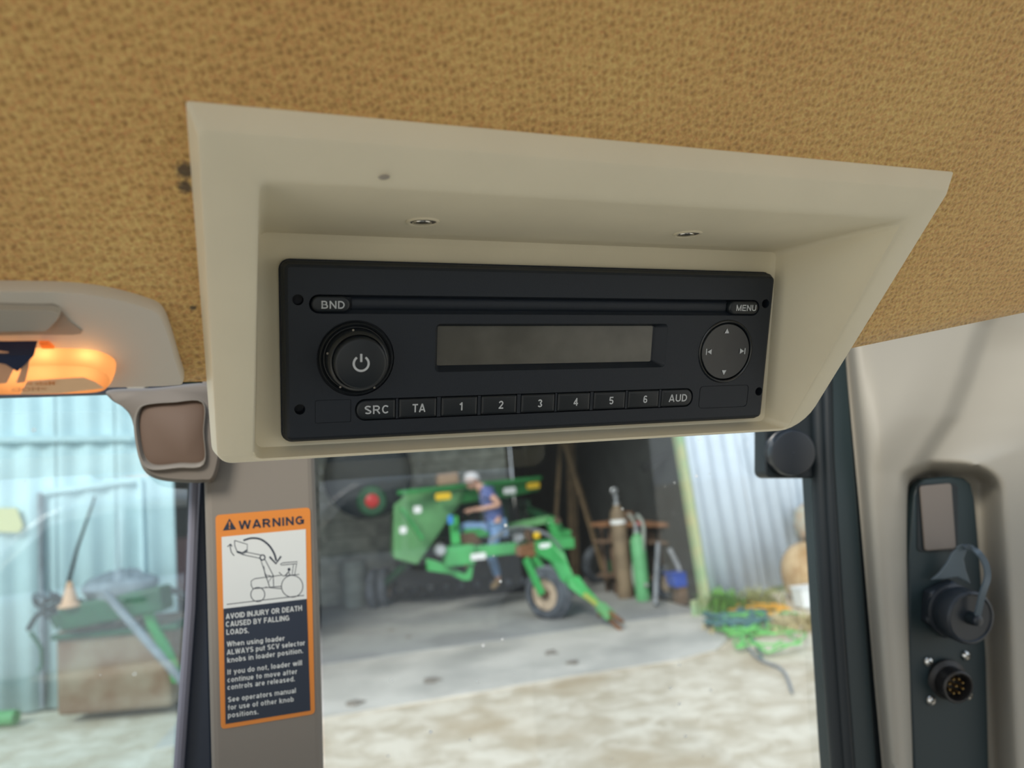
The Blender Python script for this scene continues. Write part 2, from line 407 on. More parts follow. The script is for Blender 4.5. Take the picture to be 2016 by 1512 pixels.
# concrete apron
edge = [gnd(300, 1480), gnd(640, 1416), gnd(900, 1373), gnd(1150, 1330), gnd(1330, 1303), gnd(1410, 1282), gnd(1440, 1255), gnd(1425, 1225), gnd(1392, 1208)]
edge = [V((p.x, p.y, 0)) for p in edge]
far = [Jm + sy_ * 2, Jm + sy_ * 2 - sx_ * 9, Lw + sx_ * 1.5]
o = B().prism([p + V((0, 0, -.05)) for p in edge + far], V((0, 0, .07))).build('concrete_slab', CONC); struct(o, 'grey worn concrete apron in front of the shed', 'ground')
bl = Jm - sx_ * 9.5
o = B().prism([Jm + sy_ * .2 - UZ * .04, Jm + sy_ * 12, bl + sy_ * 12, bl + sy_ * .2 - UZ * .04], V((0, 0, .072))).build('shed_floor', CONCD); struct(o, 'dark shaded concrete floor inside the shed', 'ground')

def corrugated(p, q, h, mat_, name, parent, pitch=.2, amp=.03, z0=0.0, lean=0.0):
    L_ = (q - p).length; d = (q - p).normalized(); nn = V((d.y, -d.x, 0)); k = int(L_ / pitch * 8)
    rows = []
    for z in (z0, z0 + h / 2, z0 + h):
        rows.append([p - sx_ * lean * (z - z0) + d * (L_ * i / k) + nn * (amp * math.sin(2 * math.pi * i / 8) if True else 0) + UZ * z for i in range(k + 1)])
    return B().grid(rows).build(name, mat_, parent, smooth=True, solid=.004, auto=80)
# wall right of the door: four corrugated sheets
Rw = gnd(1655, 1128); dR = (Rw - Jm).normalized()
wr = thing('wall_right', Jm, 'pale blue corrugated tin shed wall right of the doorway', 'wall', kind='structure')
for i in range(5):
    corrugated(Jm + dR * (.12 + i * 1.2), Jm + dR * (.12 + (i + 1) * 1.2 + .03), 4.6, TIN, 'corrugated_sheet', wr,   .33, .034, .05 + .05 * (i % 2), lean=.055)
B().box(Jm + dR * 3 + UZ * .0 - V((dR.y, -dR.x, 0)) * .08, (6.3, .06, .4), dR, V((-dR.y, dR.x, 0))).build('sill_board', MOSS, wr)
# mossy door post
o = B().prism([Jm + sx_ * (a) + sy_ * b for a, b in rr(-.04, .05, -.08, .08, .02, 2)], UZ * 4.7 - sx_ * .26).build('door_post', MOSS); struct(o, 'mossy green and yellow timber door post of the shed', 'post')
# shed back, left inner partition, roof
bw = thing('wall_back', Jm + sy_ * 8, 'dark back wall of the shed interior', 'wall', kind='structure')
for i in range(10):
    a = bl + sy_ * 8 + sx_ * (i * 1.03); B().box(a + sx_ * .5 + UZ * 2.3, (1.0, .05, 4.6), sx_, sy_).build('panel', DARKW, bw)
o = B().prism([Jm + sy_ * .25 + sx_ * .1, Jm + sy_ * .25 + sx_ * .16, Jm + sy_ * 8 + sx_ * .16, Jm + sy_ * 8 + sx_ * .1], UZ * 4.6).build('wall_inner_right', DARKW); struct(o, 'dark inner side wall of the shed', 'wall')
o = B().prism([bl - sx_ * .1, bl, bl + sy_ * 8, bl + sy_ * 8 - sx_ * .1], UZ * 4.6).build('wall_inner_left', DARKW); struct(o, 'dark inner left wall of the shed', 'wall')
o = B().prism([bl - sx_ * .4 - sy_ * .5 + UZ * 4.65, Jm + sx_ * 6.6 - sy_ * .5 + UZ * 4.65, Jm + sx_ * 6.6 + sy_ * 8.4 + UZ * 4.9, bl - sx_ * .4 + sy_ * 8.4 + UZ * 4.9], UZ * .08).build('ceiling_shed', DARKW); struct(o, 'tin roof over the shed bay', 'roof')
# made-up board wall behind the seeder, its grey stands for a window reflection
pg0 = gnd(560, 1206); pd = gd(1010, 1170)
pA = V((pg0.x, pg0.y, 0)); pB_ = at(1012, 1100, 13.2); pB_.z = 0
pw = thing('wall_reflection', (pA + pB_) / 2, 'made-up grey board wall standing for a window reflection behind the green seeder', 'wall', kind='structure')
dP = (pB_ - pA); LP_ = dP.length; dP.normalize()
nP = V((-dP.y, dP.x, 0))
for k in range(12):
    B().box((pA + pB_) / 2 + UZ * (.14 + .28 * k + .0) + nP * random.uniform(-.015, .015), (LP_, .04, .27), dP, nP).build('board', GREYW, pw, bevel=.006)

# left building wall, pale teal corrugated with a door trim
lwa = gnd(-420, 1475); lwb = gnd(352, 1363)
lw = thing('wall_left', lwb, 'pale teal corrugated tin wall seen through the side window', 'wall', kind='structure')
dl = (lwb - lwa).normalized(); Ll = (lwb - lwa).length; ns = 6
for i in range(ns):
    corrugated(lwa + dl * (Ll * i / ns), lwa + dl * (Ll * (i + 1) / ns + .02), 4.2, TINL, 'corrugated_sheet', lw, .24, .022, .02)
nl = V((dl.y, -dl.x, 0))
if nl.dot(CAM - lwa) < 0: nl = -nl
pl0 = lwa + nl * .04
def onl(px, py): return hit(px, py, pl0, nl)
t = thing('door_1', (onl(80, 1400).x, onl(80, 1400).y, 0), 'framed door opening trim on the pale teal wall', 'door', kind='structure')
a, b_, c_ = onl(80, 970), onl(277, 943), onl(283, 1150)
B().beam(a, b_, .04, .05).build('door_head', TINL, t)
B().beam(a, V((a.x, a.y, .05)), .05, .04).build('door_jamb', TARP, t)
B().beam(b_, V((b_.x, b_.y, .05)), .05, .04).build('door_jamb', TINL, t)
a, b_ = onl(-200, 868), onl(262, 862)
o = B().beam(a, b_, .05, .06).build('wall_girt', TINL); struct(o, 'horizontal girt across the pale teal wall', 'beam')

# trees and a dull red wagon beyond the left wall's corner
def bush(name, c, r, m, n, label, cat, lw_=.06, group=None):
    b = B()
    for i in range(n):
        a = random.uniform(0, 6.28); e = math.asin(random.uniform(-.3, 1)); q = r * random.uniform(.55, 1)
        p = V(c) + V((math.cos(a) * math.cos(e), math.sin(a) * math.cos(e), math.sin(e) * 1.2)) * q
        u = V((random.uniform(-1, 1), random.uniform(-1, 1), random.uniform(-1, 1))).normalized(); x, y, z = orth(u); s_ = lw_ * random.uniform(.6, 1.4)
        b.face([b.bm.verts.new(p + v) for v in (x * s_, y * s_ * .5, -x * s_, -y * s_ * .5)])
    return b
tc0 = at(372, 900, 15); tc0.z = 0
tr = thing('tree', tc0, 'dark leafy tree beyond the corner of the teal wall', 'tree')
bush('', tc0 + UZ * 3.2, 2.0, LEAFD, 1500, '', '', .14).build('foliage', LEAFD, tr)['kind'] = 'stuff'
B().tube([tc0, tc0 + UZ * 1.5 + V((.1, 0, 0)), tc0 + UZ * 3], .14, 8, .06).build('trunk', WOOD, tr)
wg = at(372, 1150, 12); wg.z = 0
t = thing('farm_wagon', wg, 'dull red farm wagon past the corner of the teal wall', 'wagon')
B().box(wg + UZ * .95, (1.8, 1.0, .9), sx_, sy_).build('box_body', mat('wagon_red', (.30, .10, .11), .7), t, bevel=.04)
for k in (-.6, .6): B().cyl(wg + sx_ * k - sy_ * .55 + UZ * .3, wg + sx_ * k - sy_ * .42 + UZ * .3, .3, n=20).build('wheel', TYRE, t, bevel=.02)

# ================================================================== THE SEEDER AND THE MAN
SB = lambda px, py, d: at(px, py, d + .4 if d < 10 else 10.4 + (d - 10) * 1.15)
base = gnd(960, 1200)
t = sdr = thing('seed_drill', V((base.x, base.y, 0)), 'green pull-type seed drill with yellow decals parked in the shed doorway', 'farm machine')
# seed box: long, with sloping underside; left end nearer to us
def frustum(b, pts_front, depth_vec): return b.prism(pts_front, depth_vec)
dv = sy_ * .55
bx = B()
A0 = [SB(905, 964, 11.0), SB(1062, 944, 11.9), SB(1062, 966, 11.9), SB(1005, 978, 11.6), SB(905, 992, 11.0)]
bx.prism(A0, dv)
bx.build('seed_box', GREEN, t, bevel=.02)
B().prism([SB(775, 968, 10.6), SB(912, 962, 11.0), SB(908, 990, 11.0), SB(872, 1040, 10.8), SB(822, 1112, 10.6), SB(776, 1100, 10.5)], dv).build('end_panel', GREENF, t, bevel=.02)
B().beam(SB(790, 1000, 10.42), SB(832, 1062, 10.45), .11, .05).build('panel_rib', GREEN, t, bevel=.01)
B().beam(SB(785, 970, 10.4), SB(1063, 941, 11.85), .10, .06).build('lid_rail', GREEN, t, bevel=.01)
for q, (x, y, d, w_, m_) in enumerate([(870, 977, 10.75, .23, YEL), (1046, 956, 11.8, .22, YEL), (1000, 966, 11.45, .20, WHITE), (820, 1003, 10.35, .11, WHITE), (792, 1043, 10.3, .10, WHITE)]):
    c = SB(x, y, d); B().prism([c + sx_ * a + UZ * b - sy_ * .1 for a, b in rr(-w_ / 2, w_ / 2, -.05, .05, .03, 3)], -sy_ * .01).build('decal', m_, t)
# seed tubes and dark opener bank
for i in range(15):
    u = i / 14; p = SB(880 + 150 * u, 1000 - 18 * u, 11.1 + .7 * u); q = SB(850 + 190 * u, 1120 - 10 * u, 10.9 + .6 * u)
    B().tube(smoothpts([p, (p + q) / 2 + UZ * -.05 + sx_ * random.uniform(-.08, .08) - sy_ * .1, q], 4, False), .028, 6).build('seed_tube', DARKM, t, smooth=True)
for i in range(9):
    u = i / 8; c = gnd(792 + 250 * u, 1192 - 17 * u); c = V((c.x, c.y, .23)) + sy_ * .25
    ax = (-sx_ * .55 - sy_ * .83).normalized()
    B().lathe(c - ax * .02, ax, [(.05, 0), (.22, .012), (.23, .02), (.22, .028), (.05, .04)], 20).build('opener_disc', DARKM, t, smooth=True)
    B().cyl(c - ax * .045, c + ax * .045, .055, n=10).build('disc_hub', SILV if i in (0, 2) else TYREL, t, bevel=.006)
    B().beam(c, c + UZ * .38 + sy_ * .2, .06, .05).build('opener_arm', DARKM, t)
B().box(SB(940, 1110, 11.7), (2.6, .4, .45), sx_, sy_).build('opener_frame', DARKM, t, bevel=.02)
for k in range(16):
    c = gnd(775 + 18 * k, 1180 - 1.2 * k); c.z = 0
    B().beam(c + UZ * .62 + sy_ * .3, c + UZ * .06 + sy_ * .05, .19, .14).build('closing_arm', DARKM, t)
    B().lathe(c + UZ * .17 + sy_ * .0, (-sx_ * .5 - sy_ * .86), [(.04, 0), (.16, .01), (.16, .04), (.04, .05)], 16).build('press_wheel', DARKM, t, smooth=True)
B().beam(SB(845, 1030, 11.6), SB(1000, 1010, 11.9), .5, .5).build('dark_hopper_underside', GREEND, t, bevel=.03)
# front frame
B().beam(SB(872, 1092, 10.2), SB(1128, 1068, 10.5), .20, .15).build('front_beam', GREEN, t, bevel=.015)
B().box(SB(903, 1093, 10.15), (.42, .3, .26), sx_, sy_).build('frame_bracket', GREEN, t, bevel=.02)
B().prism([SB(840, 1100, 10.1), SB(862, 1106, 10.1), SB(895, 1120, 10.1), SB(918, 1132, 10.1), SB(925, 1110, 10.1), SB(934, 1105, 10.1), SB(928, 1142, 10.1), SB(914, 1144, 10.1), SB(885, 1130, 10.1), SB(842, 1124, 10.1)], sy_ * .16).build('step_plate', GREEN, t, bevel=.01)
B().beam(SB(893, 1020, 10.7), SB(898, 1075, 10.4), .13, .12).build('frame_post', GREEN, t, bevel=.01)
B().box(SB(935, 1048, 10.9), (.4, .35, .14), sx_, sy_).build('seat_step', GREEN, t, bevel=.02)
B().prism([SB(905, 1052, 10.5), SB(935, 1048, 10.5), SB(950, 1070, 10.5), SB(905, 1078, 10.5)], sy_ * .1).build('guard', BROWN, t, bevel=.01)
B().prism([c - sy_ * .11 for c in (SB(923, 1090, 10.1), SB(952, 1086, 10.1), SB(953, 1099, 10.1), SB(924, 1102, 10.1))], -sy_ * .012).build('decal', WHITE, t)
B().lathe(SB(866, 1082, 10.0), -sy_, [(.085, 0), (.085, .06), (.06, .09), (.03, .09)], 16).build('lamp', SILV, t, smooth=True)
B().lathe(SB(887, 1024, 10.4), UZ, [(.04, -.05), (.04, .05), (.02, .07)], 12).build('blue_cap', LBLUE, t, smooth=True)
# upper linkage at the right
B().beam(SB(985, 1040, 11.4), SB(1085, 1022, 11.0), .12, .11).build('linkage_beam', GREENF, t, bevel=.01)
B().prism([SB(1078, 1022, 10.9), SB(1098, 1018, 10.9), SB(1110, 1040, 10.8), SB(1126, 1045, 10.8), SB(1122, 1070, 10.8), SB(1104, 1078, 10.8), SB(1090, 1060, 10.8)], sy_ * .18).build('hitch_bracket', GREEN, t, bevel=.015)
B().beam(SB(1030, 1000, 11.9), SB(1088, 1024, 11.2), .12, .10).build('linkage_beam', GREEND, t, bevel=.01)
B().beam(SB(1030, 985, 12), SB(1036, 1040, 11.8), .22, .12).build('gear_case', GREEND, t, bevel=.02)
B().cyl(SB(1094, 1020, 10.7), SB(1100, 1030, 10.7), .05, n=10).build('pivot_pin', BROWN, t)
for k, pts in enumerate([[(965, 1070), (990, 1046), (1030, 1038), (1075, 1050), (1105, 1080)], [(960, 1060), (1000, 1052), (1050, 1046), (1090, 1062), (1110, 1085)], [(985, 1065), (1010, 1058), (1040, 1060), (1060, 1070)]]):
    B().tube(smoothpts([SB(x, y, 10.35 + .1 * k) for x, y in pts], 5, False), .016, 6).build('hydraulic_hose', TARP if k < 2 else DARKM, t, smooth=True)
B().lathe(SB(1057, 1054, 10.2), UZ, [(.02, -.05), (.05, -.03), (.055, 0), (.04, .04)], 12).build('yellow_knob', YEL, t, smooth=True)
B().lathe(SB(1022, 1060, 10.2), (sx_ - sy_), [(.05, -.07), (.07, -.05), (.07, .05), (.04, .08)], 12).build('filter_can', SILV, t, smooth=True)
B().lathe(SB(1040, 1055, 10.3), UZ, [(.06, -.07), (.06, .06), (.03, .08)], 12).build('filter_can', BROWN, t, smooth=True)
# rusty knuckle, tongue, fork and carrying wheel
B().prism([SB(1020, 1078, 9.9), SB(1062, 1066, 9.9), SB(1070, 1084, 9.9), SB(1050, 1098, 9.9), SB(1022, 1096, 9.9)], sy_ * .2).build('rusty_knuckle', RUST, t, bevel=.02)
B().prism([SB(1058, 1066, 9.7), SB(1085, 1068, 9.65), SB(1112, 1088, 9.5), SB(1120, 1112, 9.4), SB(1134, 1142, 9.3), SB(1128, 1160, 9.3), SB(1105, 1142, 9.3), SB(1088, 1108, 9.4), SB(1058, 1090, 9.6)], sy_ * .16).build('tongue_plate', GREEN, t, bevel=.015)
c = SB(1072, 1074, 9.62); B().prism([c + sx_ * a + UZ * b - sy_ * .02 for a, b in rr(-.08, .08, -.03, .03, .025, 3)], -sy_ * .01).build('decal', WHITE, t)
B().prism([SB(1118, 1138, 9.25), SB(1140, 1134, 9.25), SB(1156, 1156, 9.1), SB(1185, 1188, 8.9), SB(1178, 1197, 8.9), SB(1150, 1178, 9.1), SB(1122, 1158, 9.2)], sy_ * .10).build('drawbar', GREEN, t, bevel=.01)
B().beam(SB(1150, 1170, 9.05), SB(1196, 1206, 8.8), .05, .05).build('drawbar_edge', mat('yellowed_green', (.38, .42, .10), .6), t, bevel=.008)
hb = B(); hb.beam(SB(1180, 1192, 8.8), SB(1204, 1215, 8.6), .12, .10); hb.build('hitch_head', GREENF, t, bevel=.02)
for s_ in (-.045, .045): B().beam(SB(1200, 1212, 8.6) + UZ * s_, SB(1228, 1236, 8.45) + UZ * s_ * 1.3, .05, .035).build('clevis_plate', RUST, t, bevel=.008)
B().beam(SB(1182, 1196, 8.75), SB(1180, 1214, 8.75), .05, .04).build('jack_foot', BROWN, t)
def wheel(px, py, d, R, wd, ax, par, rimr=.55):
    c = at(px, py, d); c.z = R + .02
    b = B(); b.lathe(c - ax * wd / 2, ax, [(R * .62, 0), (R * .86, -.0), (R * .97, wd * .18), (R, wd * .4), (R, wd * .6), (R * .97, wd * .82), (R * .86, wd), (R * .62, wd)], 36, cap=False)
    b.build('tyre', TYRE, par, smooth=True)
    for j in range(3): B().torus(c + ax * wd * (-.2 + .2 * j), ax, R * .99, .012, 36, 6).build('tread_rib', TYREL, par, smooth=True)
    B().lathe(c - ax * wd * .30, ax, [(R * .25, 0.02), (R * .5, .02), (R * .62, -.01), (R * .64, wd * .6), (R * .5, wd * .55), (R * .25, wd * .5)], 30).build('rim', RIM, par, smooth=True)
    B().cyl(c - ax * wd * .55, c + ax * wd * .5, R * .16, n=12).build('hub', BROWN, par, bevel=.008)
    return c
axw = (sx_ * .80 - sy_ * .60).normalized()
axw = (-sx_ * .80 - sy_ * .60).normalized()
wc = wheel(1080, 1166, 9.93, .335, .22, axw, t)
for s_ in (-1, 1):
    B().beam(wc + axw * .14 * s_, SB(1044, 1098, 9.75) + axw * .10 * s_, .05, .10).build('wheel_fork', GREEN, t, bevel=.008)
for px, d in ((738, 12.1), (759, 12.2)):
    wheel(px, 1160, d, .305, .15, (sx_ * .93 - sy_ * .36).normalized(), t)
B().beam(SB(748, 1160, 11.55), SB(800, 1110, 11.0), .09, .09).build('wheel_arm', GREEND, t, bevel=.01)

# bag on the seed box
c = SB(880, 943, 11.1); c.z -= 0
B().box(c, (.32, .22, .17), (sx_ + UZ * .05).normalized(), sy_).build('carton', CARDB, bevel=.02)
tag(bpy.data.objects['carton'], 'tan cardboard carton on top of the seed box left of the man', 'box')

# ---- the man
def skin(name, verts, edges, radii, m, parent, sub=2, root=0):
    me = bpy.data.meshes.new(name); base_ = WL[parent.name] if parent else V((0, 0, 0))
    me.from_pydata([tuple(V(v) - base_) for v in verts], edges, []); o = bpy.data.objects.new(name, me); COL.objects.link(o)
    md = o.modifiers.new('skin', 'SKIN'); md.use_smooth_shade = True
    for i, r in enumerate(radii):
        sv = me.skin_vertices[0].data[i]; sv.radius = r if isinstance(r, tuple) else (r, r); sv.use_root = (i == root)
    s2 = o.modifiers.new('sub', 'SUBSURF'); s2.levels = sub; s2.render_levels = sub
    me.materials.append(m)
    if parent: o.parent = parent
    WL[o.name] = base_
    return o
PD = 10.75
def P(x, y, dd=0): return SB(x, y, PD + dd)
hip = P(975, 1042); man = thing('person', P(975, 1045), 'man in blue T-shirt, jeans and white cap sitting sideways on the green seed drill', 'person')
chest = P(962, 985); neck = P(946, 960); headc = P(928, 948)
shN, shF = P(958, 968, -.17), P(955, 967, .17); elN, elF = P(985, 994, -.20), P(965, 1000, .22); wrN, wrF = P(936, 1004, -.10), P(930, 1003, .08)
hipN, hipF = P(980, 1040, -.09), P(975, 1040, .10); knN, knF = P(966, 1092, -.12), P(908, 1036, .10); anN, anF = P(982, 1140, -.12), P(925, 1100, .08); toN = P(966, 1158, -.16)
verts = [hip, P(972, 1012), chest, neck, P(937, 953), headc + UZ * .0, shN, elN, wrN, shF, elF, wrF, hipN, knN, anN, toN, hipF, knF, anF]
edges = [(0, 1), (1, 2), (2, 3), (3, 4), (4, 5), (2, 6), (6, 7), (7, 8), (2, 9), (9, 10), (10, 11), (0, 12), (12, 13), (13, 14), (14, 15), (0, 16), (16, 17), (17, 18)]
radii = [.125, .115, .13, .062, .06, .085, .06, .043, .030, .06, .043, .030, .085, .058, .04, .035, .085, .06, .04]
skin('body', verts, edges, radii, SKIN, man)
b = B(); b.ball(headc + V((0, 0, .0)), .105, 20, (.85, 1.0, 1.12)); b.build('head', SKIN, man, smooth=True)
fdir = (at(900, 960, PD) - headc).normalized()
B().lathe(headc + fdir * .09 - UZ * .01, fdir, [(.022, 0), (.014, .03), (.004, .035)], 8).build('nose', SKIN, man, smooth=True)
for s_ in (-1, 1):
    e = fdir.cross(UZ).normalized()
    B().ball(headc + fdir * .085 + e * .035 * s_ + UZ * .02, .012, 8).build('eye', WHITE, man)
    B().ball(headc + e * .092 * s_ - fdir * .01, .03, 8, (.5, 1, 1.2)).build('ear', SKIN, man, smooth=True)
B().ball(headc - fdir * .02 + UZ * .015, .108, 16, (.92, 1.0, 1.0)).build('hair', HAIR, man, smooth=True)
cb = B(); updir = (UZ * .9 - fdir * .25).normalized()
cb.lathe(headc + updir * .015 - fdir * .01, updir, [(.122, 0), (.122, .03), (.112, .07), (.085, .105), (.04, .125), (.005, .13)], 20)
cb.build('cap', CAPW, man, smooth=True)
e = fdir.cross(UZ).normalized()
B().prism([headc + updir * .02 + fdir * .09 + e * a + fdir * b_ for a, b_ in ((-.08, 0), (-.07, .06), (0, .09), (.07, .06), (.08, 0))], updir * .012).build('cap_brim', CAPW, man, bevel=.004)
sv = [hip - UZ * .0, P(974, 1012), chest, P(950, 964), shN, (shN * .45 + elN * .55), shF, (shF * .45 + elF * .55)]
skin('shirt', sv, [(0, 1), (1, 2), (2, 3), (2, 4), (4, 5), (2, 6), (6, 7)], [.15, .145, .16, .085, .085, .07, .085, .07], SHIRT, man)
skin('jeans', [hip, hipN, knN, anN + (knN - anN) * .08, hipF, knF, anF], [(0, 1), (1, 2), (2, 3), (0, 4), (4, 5), (5, 6)], [.135, .10, .078, .062, .105, .08, .062], JEANS, man)
skin('boot', [anN, anN * .6 + toN * .4 - UZ * .02, toN], [(0, 1), (1, 2)], [.05, .05, .042], BOOT, man)
skin('boot', [anF, anF - UZ * .05, anF + fdir * .14 - UZ * .08], [(0, 1), (1, 2)], [.05, .05, .042], BOOT, man)
def hand(w_, el):
    d = (w_ - el).normalized(); sd_ = d.cross(UZ).normalized(); dn = sd_.cross(d)
    vs = [w_, w_ + d * .045, w_ + d * .085]; ed = [(0, 1), (1, 2)]; ra = [.027, (.038, .022), (.036, .02)]
    o_ = skin('hand', vs, ed, ra, SKIN, man, 1)
    for k in range(4):
        a = w_ + d * .08 + sd_ * (-.03 + .02 * k); l = (.030, .035, .033, .025)[k]
        skin('finger', [a, a + d * l - dn * .01, a + d * l * 1.5 - dn * .035], [(0, 1), (1, 2)], [.010, .009, .008], SKIN, man, 1)
    a = w_ + d * .03 - sd_ * .035
    skin('thumb', [a, a + d * .03 - sd_ * .025, a + d * .06 - sd_ * .02 - dn * .02], [(0, 1), (1, 2)], [.012, .011, .009], SKIN, man, 1)
hand(wrN, elN); hand(wrF, elF)

# ================================================================== THINGS IN AND ABOUT THE SHED
# grey drum behind the drill
c = gnd(700, 1198)
t = thing('steel_drum', V((c.x, c.y, .03)), 'pale grey steel drum by the made-up grey wall left of the seeder', 'drum')
B().lathe(V((c.x, c.y, .03)), UZ, [(.2, 0), (.2, .24), (.212, .26), (.2, .28), (.2, .48), (.212, .50), (.2, .52), (.2, .72), (.212, .74), (.19, .735)], 28).build('body', DRUM, t, smooth=True)
B().lathe(V((c.x, c.y, .90)), UZ, [(.185, -.14), (.185, -.13), (.05, -.125)], 28).build('lid', RIM, t)
# made-up tank on straps, standing for a dark round reflection in the window
tk = at(722, 935, 11.5)
t = thing('reflection_tank', tk, 'made-up black tank standing for a dark round window reflection at the left of the shed bay', 'tank')
axk = sy_
B().lathe(tk - axk * .4, axk, [(.45, -.12), (.58, -.07), (.64, 0), (.64, .5), (.55, .55)], 36).build('shell', mat('reflection_black', (.012, .02, .026), .5), t, smooth=True)
for k in range(2): B().beam(tk + sx_ * (-.45 + .9 * k) + UZ * .4, tk + sx_ * (-.45 + .9 * k) + UZ * (4.6 - tk.z), .05, .02).build('hanging_strap', DARKM, t)
cg = at(732, 986, 10.9)  # green and red spots of that reflection, built as solids
t2 = B().lathe(cg, -sy_, [(.19, -.05), (.21, 0), (.18, .03), (.1, .035)], 24).build('reflection_green', GREEND, t, smooth=True)
B().lathe(cg - sy_ * .03, -sy_, [(.1, 0), (.095, .03), (.05, .05), (.01, .055)], 20).build('reflection_red', REDM, t2, smooth=True)
# leaning timbers
t = None
for k, (a, b_, w_) in enumerate([((1104, 860, 12.9), (1092, 1060, 12.7), .09), ((1112, 870, 12.6), (1166, 1048, 12.2), .08), ((1122, 860, 13.1), (1130, 1075, 13.0), .14)]):
    p, q = at(*a), at(*b_); dq = (q - p); q = p + dq * ((p.z - .04) / (p.z - q.z)); p = q - dq.normalized() * min(4.4, (q - p).length * 1.15)
    o = B().beam(p, q, w_, w_ * .7).build('timber', WOOD, bevel=.008)
    tag(o, ['thin timber leaning left in the dark shed behind the drill', 'yellowish timber leaning right toward the gas cylinders', 'thick dark timber post standing between the two leaning timbers'][k], 'timber')
# rusty workbench frame
bc = gnd(1285, 1168); bc = V((bc.x, bc.y, .03))
t = thing('workbench', bc, 'rusty steel workbench behind the gas cylinders', 'workbench')
ztop = .98
pA_, pB2 = at(1185, 1030, 11.7), at(1340, 1030, 10.6)
B().beam(pA_, pB2, .5, .06).build('bench_top', RUST, t, bevel=.01)
B().beam(pA_ - UZ * .25, pB2 - UZ * .25, .45, .04).build('shelf', BROWN, t, bevel=.01)
B().beam(pA_ - UZ * .75, pB2 - UZ * .75, .45, .04).build('shelf', BROWN, t, bevel=.01)
for u in (.04, .35, .68, .97):
    p = pA_.lerp(pB2, u)
    for s_ in (-.18, .18): B().beam(p + sy_ * s_, V((p.x, p.y, .03)) + sy_ * s_, .05).build('leg', BROWN, t)
dB = (pB2 - pA_).normalized()
for u, zz, m_, sz, nm, lb in [(.3, .10, RUST, (.3, .2, .14), 'parts_tray', 'rusty tray on the workbench right behind the brown cylinder'), (.82, .07, HORG, (.3, .2, .10), 'tool_case', 'orange-brown case at the right end of the workbench top'), (.86, -.18, DRUM, (.3, .2, .12), 'metal_box', 'grey metal box on the upper shelf of the workbench'), (.55, -.17, BROWN, (.26, .2, .14), 'battery_box', 'brown box on the middle of the upper bench shelf'), (.15, -.66, GREEND, (.28, .2, .2), 'jerry_can', 'dark green can low on the left end of the bench shelf')]:
    p = pA_.lerp(pB2, u) + UZ * zz
    tag(B().box(p, sz, dB, sy_).build(nm, m_, bevel=.015), lb, 'box')
c = gnd(1166, 1118); c.z = .03
t = thing('steel_cabinet', c, 'rusty brown steel cabinet with a drawer left of the workbench in the dark bay', 'cabinet')
B().box(c + UZ * .40, (.62, .4, .8), sx_, sy_).build('body', BROWN, t, bevel=.01)
B().box(c + UZ * .62 - sy_ * .21, (.54, .03, .22), sx_, sy_).build('drawer', RUST, t, bevel=.006)
B().box(c + UZ * .26 - sy_ * .21, (.54, .03, .40), sx_, sy_).build('door', RUST, t, bevel=.006)
tag(B().box(c + UZ * .92 + sx_ * .1, (.34, .3, .22), sx_, sy_).build('toolbox', RUST, bevel=.02), 'rusty toolbox on top of the brown steel cabinet', 'box')
# gas cylinders
def gasbottle(px, py, r, h, m_, capm, label):
    c = gnd(px, py); c = V((c.x, c.y, .03))
    t = thing('gas_cylinder', c, label, 'gas cylinder')
    B().lathe(c, UZ, [(r * .9, 0), (r, .03), (r, h * .86), (r * .85, h * .92), (r * .45, h * .965), (r * .4, h)], 24).build('bottle', m_, t, smooth=True)
    B().lathe(c + UZ * h * .985, UZ, [(r * .42, 0), (r * .42, .05), (.02, .06), (.02, .10), (.04, .10), (.04, .14), (.01, .15)], 12).build('valve', capm, t, smooth=True)
    return t, c
t, c = gasbottle(1233, 1182, .115, 1.33, BCYL, SILV, 'tall brown gas cylinder inside the shed doorway')
B().lathe(c + UZ * 1.05, UZ, [(.118, 0), (.118, .06)], 24, cap=False).build('collar_label', WHITE, t)
B().lathe(c + UZ * 1.52 + sx_ * -.02, -sy_, [(.05, 0), (.05, .03), (.04, .035)], 16).build('pressure_gauge', SILV, t)
t, c = gasbottle(1268, 1187, .105, .93, GCYL, SILV, 'shorter green gas cylinder next to the tall brown one')
B().box(c + UZ * 1.05 + sx_ * .06, (.09, .06, .05), sx_, sy_).build('red_regulator', REDM, t, bevel=.01)
# hand cart with a wheel
cc = gnd(1312, 1185); cc = V((cc.x, cc.y, .03))
t = thing('hand_cart', cc, 'two-wheeled hand cart standing right of the green gas cylinder', 'cart')
wcc = at(1315, 1160, gd(1312, 1185)); 
axc = (-sy_ * .95 + sx_ * .2).normalized()
wcc.z = .26
B().torus(wcc, axc, .18, .055, 32, 10).build('tyre', TYRE, t, smooth=True)
B().lathe(wcc - axc * .03, axc, [(.13, 0), (.15, .02), (.08, .05), (.03, .06)], 24).build('rim', RIM, t, smooth=True)
for s_ in (-.0, .3):
    a = wcc - sx_ * .10 + sy_ * (.1 + s_)
    B().tube(smoothpts([V((a.x, a.y, .08)) - sx_ * .16, a + UZ * .1 - sx_ * .22, a + UZ * .75 - sx_ * .12, a + UZ * .95 - sx_ * .20], 5, False), .025, 8).build('rail', DRUM, t, smooth=True)
B().beam(wcc - sx_ * .3, wcc - sx_ * .3 + sy_ * .35, .04).build('cross_bar', DRUM, t)
